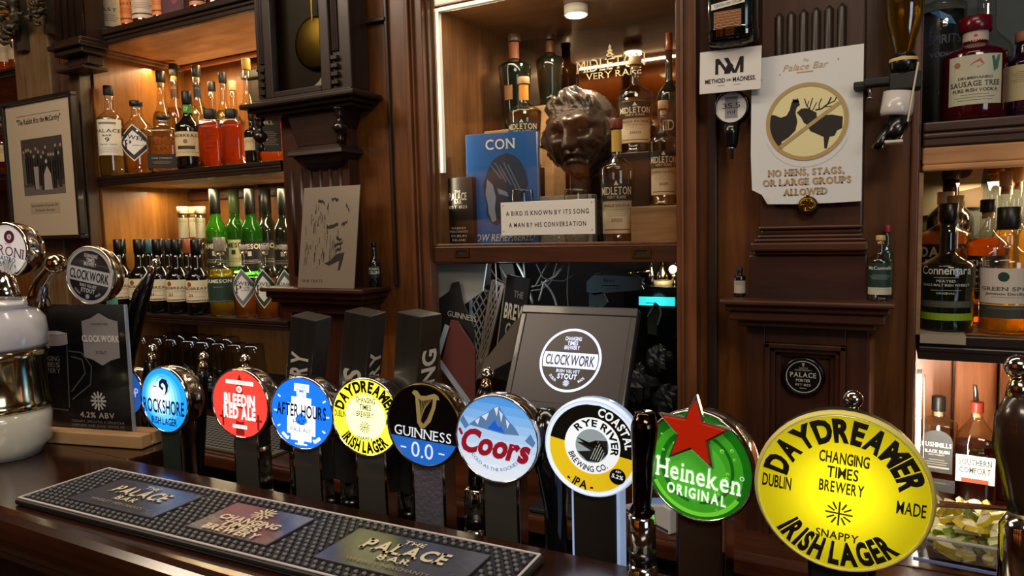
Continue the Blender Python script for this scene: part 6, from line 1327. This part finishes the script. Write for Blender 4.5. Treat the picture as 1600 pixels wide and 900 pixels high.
# ================================================================ recess below the cabinet: till screen, cables, signs
ya, yb2 = 1.50, 1.626
BL = P(785, 634, ya); BR = P(972, 646, ya); TL = P(822, 476, yb2); TR = P(1003, 484, yb2)
t = thing('till_screen', 'grey till display tilted back under the cabinet showing a glowing round stout logo', 'screen', ((BL.x+BR.x)/2, ya, BL.z))
ww = (BR.x-BL.x)/2; Lh = math.hypot(TL.z-BL.z, yb2-ya); M = Matrix.Rotation(-math.atan2(yb2-ya, TL.z-BL.z), 4, 'X')
obj('casing', MB().box(-ww, ww, .004, .03, 0, Lh), pm('#2a2929', .4, coat=.3), t, .004, M)
m = MB(); e = .018
m.box(-ww, ww, -.003, .004, 0, e*1.2).box(-ww, ww, -.003, .004, Lh-e*1.3, Lh).box(-ww, -ww+e*.9, -.003, .004, e*1.2, Lh-e*1.3).box(ww-e*.9, ww, -.003, .004, e*1.2, Lh-e*1.3)
obj('bezel', m, pm('#353433', .35, coat=.3), t, .003, M)
obj('display', MB().box(-ww+e*.8, ww-e*.8, .0, .0042, e, Lh-e*1.2), pm('#2e2827', .38, em=.05, emcol='#8a7a80'), t, 0, M)
d = Dec(); lm = pm('#c8d2ee', .3, em=.85, emcol='#cfdcff'); dk = pm('#2c2a30', .3, em=.08)
rr = ww*.50
dd = Dec(); d.ring(0, 0, .96, 1.04, lm, 0, 56).seg(.93, -.26, .24, lm, 0); d.text('CLOCKWORK', 0, -.01, .32, 1.66, dk, 2, .02)
for k, (s, w_) in enumerate((('CHANGING', .56), ('TIMES', .36), ('BREWERY', .52))): d.text(s, 0, .70-.15*k, .12, w_, lm, 2, .03)
d.text('IRISH VELVET', 0, -.37, .10, .80, lm, 2, .02).text('STOUT', 0, -.54, .15, .66, lm, 2, .04).burst(0, -.75, .11, .022, lm, 2).text('DUBLIN', 0, 0, .08, .30, lm, 2, .02, arc=(.82, -128, -1)).text('MADE', 0, 0, .08, .24, lm, 2, .02, arc=(.82, -52, -1))
d.obj('screen_image', t, lambda x, z, L: (x*rr+.003, -.0004-L*.0003, z*rr+Lh*.48), M=M)
sh = t.location.z-CZ
obj('stand', MB().box(-.03, .03, .06, .075, -sh+.001, .06).box(-.09, .09, .0, .13, -sh+.001, -sh+.012), pm('#201f1f', .5), t, .003)
def flat(name, label, cat, pxs, Y, th, m, z_rest=None):
    q = P(*pxs[0], Y); t = thing(name, label, cat, (q.x, Y, q.z))
    pts = [(P(x, y, Y).x-q.x, P(x, y, Y).z-q.z) for x, y in pxs]
    return t, pts, q
def fl(q, Y): return lambda px, py: (P(px, py, Y).x-q.x, P(px, py, Y).z-q.z)
# papers and signs standing in the recess
for nm, lb, cat, px_, Y, c_ in (
    ('paper_sheet', 'crinkled grey-white sheet at the far left of the recess below the cabinet', 'paper', [(681, 412), (760, 412), (754, 455), (722, 478), (681, 470)], 1.735, '#8c8f88'),
    ('bottle_carton', 'black sign board with a slanted top at the left of the recess', 'sign', [(681, 470), (702, 455), (706, 442), (716, 440), (722, 470), (740, 512), (740, 560), (681, 560)], 1.722, '#0e0d0d'),
    ('folder', 'dark red folded board with pale blue edges behind the rightmost square handle', 'board', [(704, 500), (714, 502), (742, 545), (742, 640), (716, 620), (690, 570)], 1.702, '#5a2a24'),
    ('paper_fan', 'brown-grey folded paper standing left of the till display', 'paper', [(806, 500), (826, 486), (806, 560), (745, 592), (760, 560)], 1.66, '#5e544c'),
    ('paper_sheet', 'tall grey-green sheet hanging behind the white lattice', 'paper', [(742, 412), (766, 412), (766, 445), (744, 448)], 1.92, '#6c726a'),
    ('paper_sheet', 'brownish hanging cloth behind the cables in the recess', 'cloth', [(780, 412), (800, 412), (806, 440), (812, 452), (786, 450)], 1.94, '#6c6860')):
    t, pts, q = flat(nm, lb, cat, px_, Y, .004, c_); obj('sheet' if cat != 'sign' else 'panel', MB().prism(pts, 0, .006), pm(c_, .7, bump=.3, bscale=12), t)
    if nm == 'bottle_carton': f = fl(q, Y); d = Dec(); d.text('GUINNESS', *f(722, 494), .016, .10, pm('#b8b4a8', .6), 1, 0, True, rot=-.15); d.obj('print', t, lambda x, z, L: (x, -.001, z))
    if nm == 'folder':
        f = fl(q, Y); m = MB()
        for a, b in (((700, 508), (684, 560)), ((684, 560), (742, 640)), ((686, 505), (678, 545))): (x0_, z0_), (x1_, z1_) = f(*a), f(*b); m.plank((x0_, -.004, z0_), (x1_, -.004, z1_), .016, .003)
        obj('pale_edges', m, pm('#8a98a4', .6), t)
# diagonal black sign
a_, b_ = P(806, 440, 1.80), P(765, 592, 1.72); v = a_-b_
t = thing('sign_board', 'long black sign board with cream capitals leaning diagonally in the recess', 'sign', (b_.x, 1.74, b_.z))
ang = math.atan2(v.x, v.z); M = Matrix.Rotation(ang, 4, 'Y'); Ls = v.length
obj('board', MB().box(0, .075, 0, .012, 0, Ls*1.05), pm('#101216', .5), t, .002, M)
obj('pale_side', MB().box(-.003, 0, 0, .012, 0, Ls*1.02), pm('#7c7466', .6), t, 0, M)
d = Dec(); cr_ = pm('#b8b4a0', .6); d.text('THE', .045, Ls*.88, .018, .03, pm('#6a6a66', .6), 1, .03).text('BREW', .040, Ls*.70, .042, .066, cr_, 1, .03).text('CO', .035, Ls*.52, .034, .034, pm('#8a8a80', .6), 1, .03).text('BAR', .038, Ls*.32, .042, .055, cr_, 1, .03)
d.obj('lettering', t, lambda x, z, L: (x, -.0006, z), M=M)
# lattices
def lattice(label, c4, Y, c_):
    q = P(*c4[0], Y); f = fl(q, Y); t = thing('lattice', label, 'trellis', (q.x, Y, q.z)); A_, B_, C_, D_ = [Vector((f(*p)[0], 0, f(*p)[1])) for p in c4]
    m = pm(c_, .6)
    fr = MB()
    for a, b in ((A_, B_), (B_, C_), (C_, D_), (D_, A_)): fr.plank(a, b, .007, .006)
    obj('rail', fr, m, t)
    ev = lambda u, w: (A_*(1-u)+B_*u)*(1-w)+(D_*(1-u)+C_*u)*w
    n = 8
    for i in range(-3, n+1):
        for sg in (1, -1):
            w0, w1 = i/n, (i+3)/n; u0, u1 = (0, 1) if sg > 0 else (1, 0)
            ta, tb = max(0, (0-w0)/(w1-w0)), min(1, (1-w0)/(w1-w0))
            if tb-ta < .05: continue
            a = ev(u0+(u1-u0)*ta, w0+(w1-w0)*ta); b = ev(u0+(u1-u0)*tb, w0+(w1-w0)*tb)
            obj('slat', MB().plank(a+Vector((0, .003*sg, 0)), b+Vector((0, .003*sg, 0)), .0035, .003), m, t)
lattice('white diagonal lattice panel at the left of the recess below the cabinet', [(734, 447), (766, 456), (750, 590), (740, 590)], 1.86, '#a4a8a0')
lattice('narrow brown-white lattice strip leaning against the black diagonal sign', [(770, 438), (786, 445), (752, 590), (744, 590)], 1.84, '#8c7c68')
# cables
cbs = [([(808, 411), (825, 440), (832, 475)], '#9aa096', 4), ([(818, 411), (822, 440), (820, 475)], '#7c8078', 3), ([(856, 411), (835, 450), (800, 450), (780, 415)], '#6f6c58', 2.4), ([(846, 440), (866, 450), (872, 490)], '#8a9090', 3.4), ([(870, 411), (862, 440), (846, 452), (815, 456)], '#8a8470', 2.2),
       ([(890, 411), (884, 450), (888, 480)], '#5c6c58', 2), ([(774, 411), (776, 440), (775, 470)], '#8c9088', 2), ([(877, 420), (868, 432), (850, 440), (842, 470)], '#9c9c90', 3), ([(764, 415), (776, 436), (806, 448), (850, 446), (880, 415)], '#746a54', 2), ([(714, 530), (728, 560), (742, 590)], '#a08468', 1.6), ([(752, 560), (744, 600), (730, 640)], '#8a7a60', 1.6), ([(838, 412), (850, 436), (880, 440), (896, 430)], '#4c5450', 2.4)]
cl = ['thick pale cable dropping to the till display top left corner', 'grey cable beside the thick pale cable', 'olive looped cable under the cabinet rail', 'grey curved cable arching over the till display', 'buff cable drooping leftward across the recess', 'dim green cable near the fish sign', 'thin white cable above the diagonal sign', 'white bent cable between the cable loops', 'long sagging brown cable across the recess', 'thin orange-brown wire crossing the dark red board', 'thin tan wire hanging beside the lattice', 'dark grey cable in the upper middle of the recess']
for (pts, c_, wd), lb in zip(cbs, cl):
    Yc = 1.80+.02*(cl.index(lb) % 5); q = P(*pts[0], Yc); V = [P(*p, Yc)-q for p in pts]
    if len(V) == 3: V = [(V[0]*(1-u)**2+V[1]*2*u*(1-u)+V[2]*u*u) for u in [i/10 for i in range(11)]]
    else: V = [(lambda k, u: V[k]*(1-u)+V[k+1]*u)(min(len(V)-2, int(i/10*(len(V)-1))), i/10*(len(V)-1)-min(len(V)-2, int(i/10*(len(V)-1)))) for i in range(11)]
    o_ = obj('cable', MB().tube(V, wd/2/FPX*dep(q)*1.0, 7), pm(c_, .5)); o_.location = q; tag(o_, lb, 'cable')
# fish sign
q = P(965, 440, 1.86); f = fl(q, 1.86); t = thing('fish_sign', 'grey-blue fish shaped sign with small black name hanging in the recess', 'sign', (q.x, 1.86, q.z))
fp = [(916, 455), (917, 440), (930, 427), (950, 422), (972, 424), (992, 430), (1006, 436), (1003, 441), (1007, 444), (1002, 446), (1006, 452), (985, 455), (962, 456), (944, 458), (930, 462)]
obj('body', MB().prism([f(*p) for p in fp], 0, .008), pm('#5f7678', .5), t, .001)
Dec().poly([f(*p) for p in ((926, 430), (950, 421), (975, 424), (1000, 433), (980, 432), (952, 430))], pm('#26302e', .6), 1).text('Rory\'s', *f(952, 438), .009, .032, BK_, 2, .02, True).rect(*f(940, 447), *f(968, 446), BK_, 1).text('FISHING TACKLE SHOP', *f(958, 451), .003, .04, BK_, 1).obj('print', t, lambda x, z, L: (x, -.0005-L*.0003, z))
obj('tail', MB().prism([f(*p) for p in ((942, 456), (950, 472), (940, 482), (932, 478), (926, 490), (920, 480), (920, 458))], 0, .006), pm('#3c4c4c', .6), t, .001)
# machine with cyan display
q0_, q1_ = P(975, 447, 2.0), P(1066, 640, 2.0)
t = thing('till_machine', 'black machine at the right of the recess with a glowing cyan display', 'machine', ((q0_.x+q1_.x)/2, 1.985, CZ+.0008))
w_ = (q1_.x-q0_.x)/2; zt_ = q0_.z-CZ
obj('body', MB().box(-w_, w_, 0, .12, 0, zt_), pm('#0b0e0f', .2, coat=.5), t, .006)
a, b = P(998, 464, 1.98), P(1054, 479, 1.98)
obj('display', MB().box(a.x-t.location.x, b.x-t.location.x, -.004, 0, b.z-CZ, a.z-CZ), pm('#2ec4c8', .3, em=1.1, emcol='#34d8d8'), t)
obj('display_text', Dec().rect(a.x-t.location.x+.02, (a.z+b.z)/2-CZ-.006, (a.x+b.x)/2-t.location.x, (a.z+b.z)/2-CZ-.004, pm('#0c5c60', .4), 1).mb(lambda x, z, L: (x, -.0046, z)), pm('#0c5c60', .4), t)
point('cyan_display_glow', (a.x+.05, 1.965, (a.z+b.z)/2), .05, (.2, .95, 1), .03)
# plant-like leaf and bag
q = P(1030, 520, 1.90); f = fl(q, 1.90); t = thing('leaf_ornament', 'curled pale edged dark leaf standing between the till display and the machine', 'leaf', (q.x, 1.90, q.z))
obj('blade', MB().prism([f(*p) for p in ((1013, 495), (1020, 482), (1024, 473), (1032, 480), (1033, 492), (1027, 510), (1026, 524), (1012, 522), (1011, 505))], 0, .004), pm('#1f2a20', .5), t, .001)
obj('edge', MB().tube([(f(*p)[0], -.002, f(*p)[1]) for p in ((1012, 495), (1019, 482), (1024, 473), (1031, 479), (1033, 490), (1028, 508))], .0025, 8), pm('#7c9088', .5), t)
# chrome taps of the further bar
t0_ = P(1030, 450, 2.08)
for k, (px, w_) in enumerate(((1018, 8), (1036, 14), (1056, 10))):
    q = P(px, 440, 2.07); t = thing('chrome_fitting', ('small chrome fitting with side spout at the top right of the recess', 'brass coloured fitting over a cream drum at the top right of the recess', 'round chrome gauge fitting at the right end of the recess')[k], 'fitting', (q.x, 2.07, t0_.z+.004))
    r_ = w_/FPX*dep(q)/1.4
    obj('post', MB().lathe([(r_, 0), (r_*.9, .04), (r_*.5, .06), (r_*.5, .08)], 18), CHROMW if k == 1 else CHROME, t)
    if k == 0: obj('spout', MB().tube([(0, -.01, .05), (-.06, -.01, .042)], .005, 8).ball((-.065, -.01, .042), .008), CHROMW, t)
    if k == 1: obj('drum', MB().lathe([(r_*1.6, -.002), (r_*1.5, .02)], 18), pm('#c8c0a0', .4), t)
    if k == 2: obj('gauge', MB().lathe([(.016, 0), (.016, .008), (.012, .009)], 20, 0, Matrix.Translation((0, -.02, .055)) @ Matrix.Rotation(R_(90), 4, 'X')), CHROME, t)
tag(obj('recess_ledge', MB().box(P(1000, 450, 2.04).x, xf-.004, 2.0405, BK-.002, t0_.z-.012, t0_.z+.003), pm('#2a3434', .4), None, .002), 'narrow dark ledge carrying chrome fittings at the back of the recess', 'shelf')
point('recess_glow', (P(1035, 430, 2.0).x, 2.0, t0_.z+.06), .35, (1, .8, .5), .02)
point('recess_fill', (-.95, 1.76, 1.30), .9, (.75, .85, 1), .05)  # fill light added to brighten the recess
# crumpled dark bags
rnd = random.Random(2)
for k, (px, py, s_) in enumerate(((992, 600, .05), (1047, 626, .042), (1030, 560, .035))):
    q = P(px, py, 1.86); vs = []; fs = []
    for j in range(13):
        for i in range(20):
            a, b = 2*PI*i/20, PI*j/12; n = noise.noise(Vector((math.cos(a)*2+k*5, math.sin(a)*2, b*1.6)))*.45+noise.noise(Vector((math.cos(a)*5, math.sin(a)*5+k, b*4)))*.2
            vs.append((s_*(1+n)*math.sin(b)*math.cos(a), s_*.7*(1+n)*math.sin(b)*math.sin(a), s_*(1+n)*math.cos(b)))
    for j in range(12):
        for i in range(20): i2 = (i+1) % 20; fs.append((j*20+i, (j+1)*20+i, (j+1)*20+i2, j*20+i2))
    o_ = obj('plastic_bag', MB().add(vs, fs, 0, False), pm('#15161a', .45)); o_.location = (q.x, 1.86, q.z)
    tag(o_, ('crumpled dark plastic bag below the cyan display', 'lower crumpled dark plastic bag by the right side of the recess', 'small crumpled dark bag right of the till display')[k], 'bag')
# card reader
A_ = PZ(1022, 818, CZ)
t = thing('card_reader', 'white wedge shaped card reader with blue-grey screen on the back counter behind the chrome handle', 'card reader', (A_.x, A_.y+.03, CZ+.0008), R_(-32))
pf = [(-.05, 0), (.05, 0), (.05, .055), (-.05, .022)]
m = MB(); m.prism([(-.075, 0), (.085, 0), (.085, .06), (.06, .062), (-.075, .018)], -.04, .04); obj('body', m, pm('#c4c4c8', .35), t, .004)
sl_ = math.atan2(.044, .135); obj('screen', MB().box(-.06, .045, -.03, .03, 0, .0012), pm('#6f8cc0', .3, em=.35), t, 0, Matrix.Translation((0, 0, .043)) @ Matrix.Rotation(-sl_, 4, 'Y'))
obj('keys', MB().box(-.07, .08, -.0415, -.0395, .004, .010), pm('#3a3c40', .5), t)
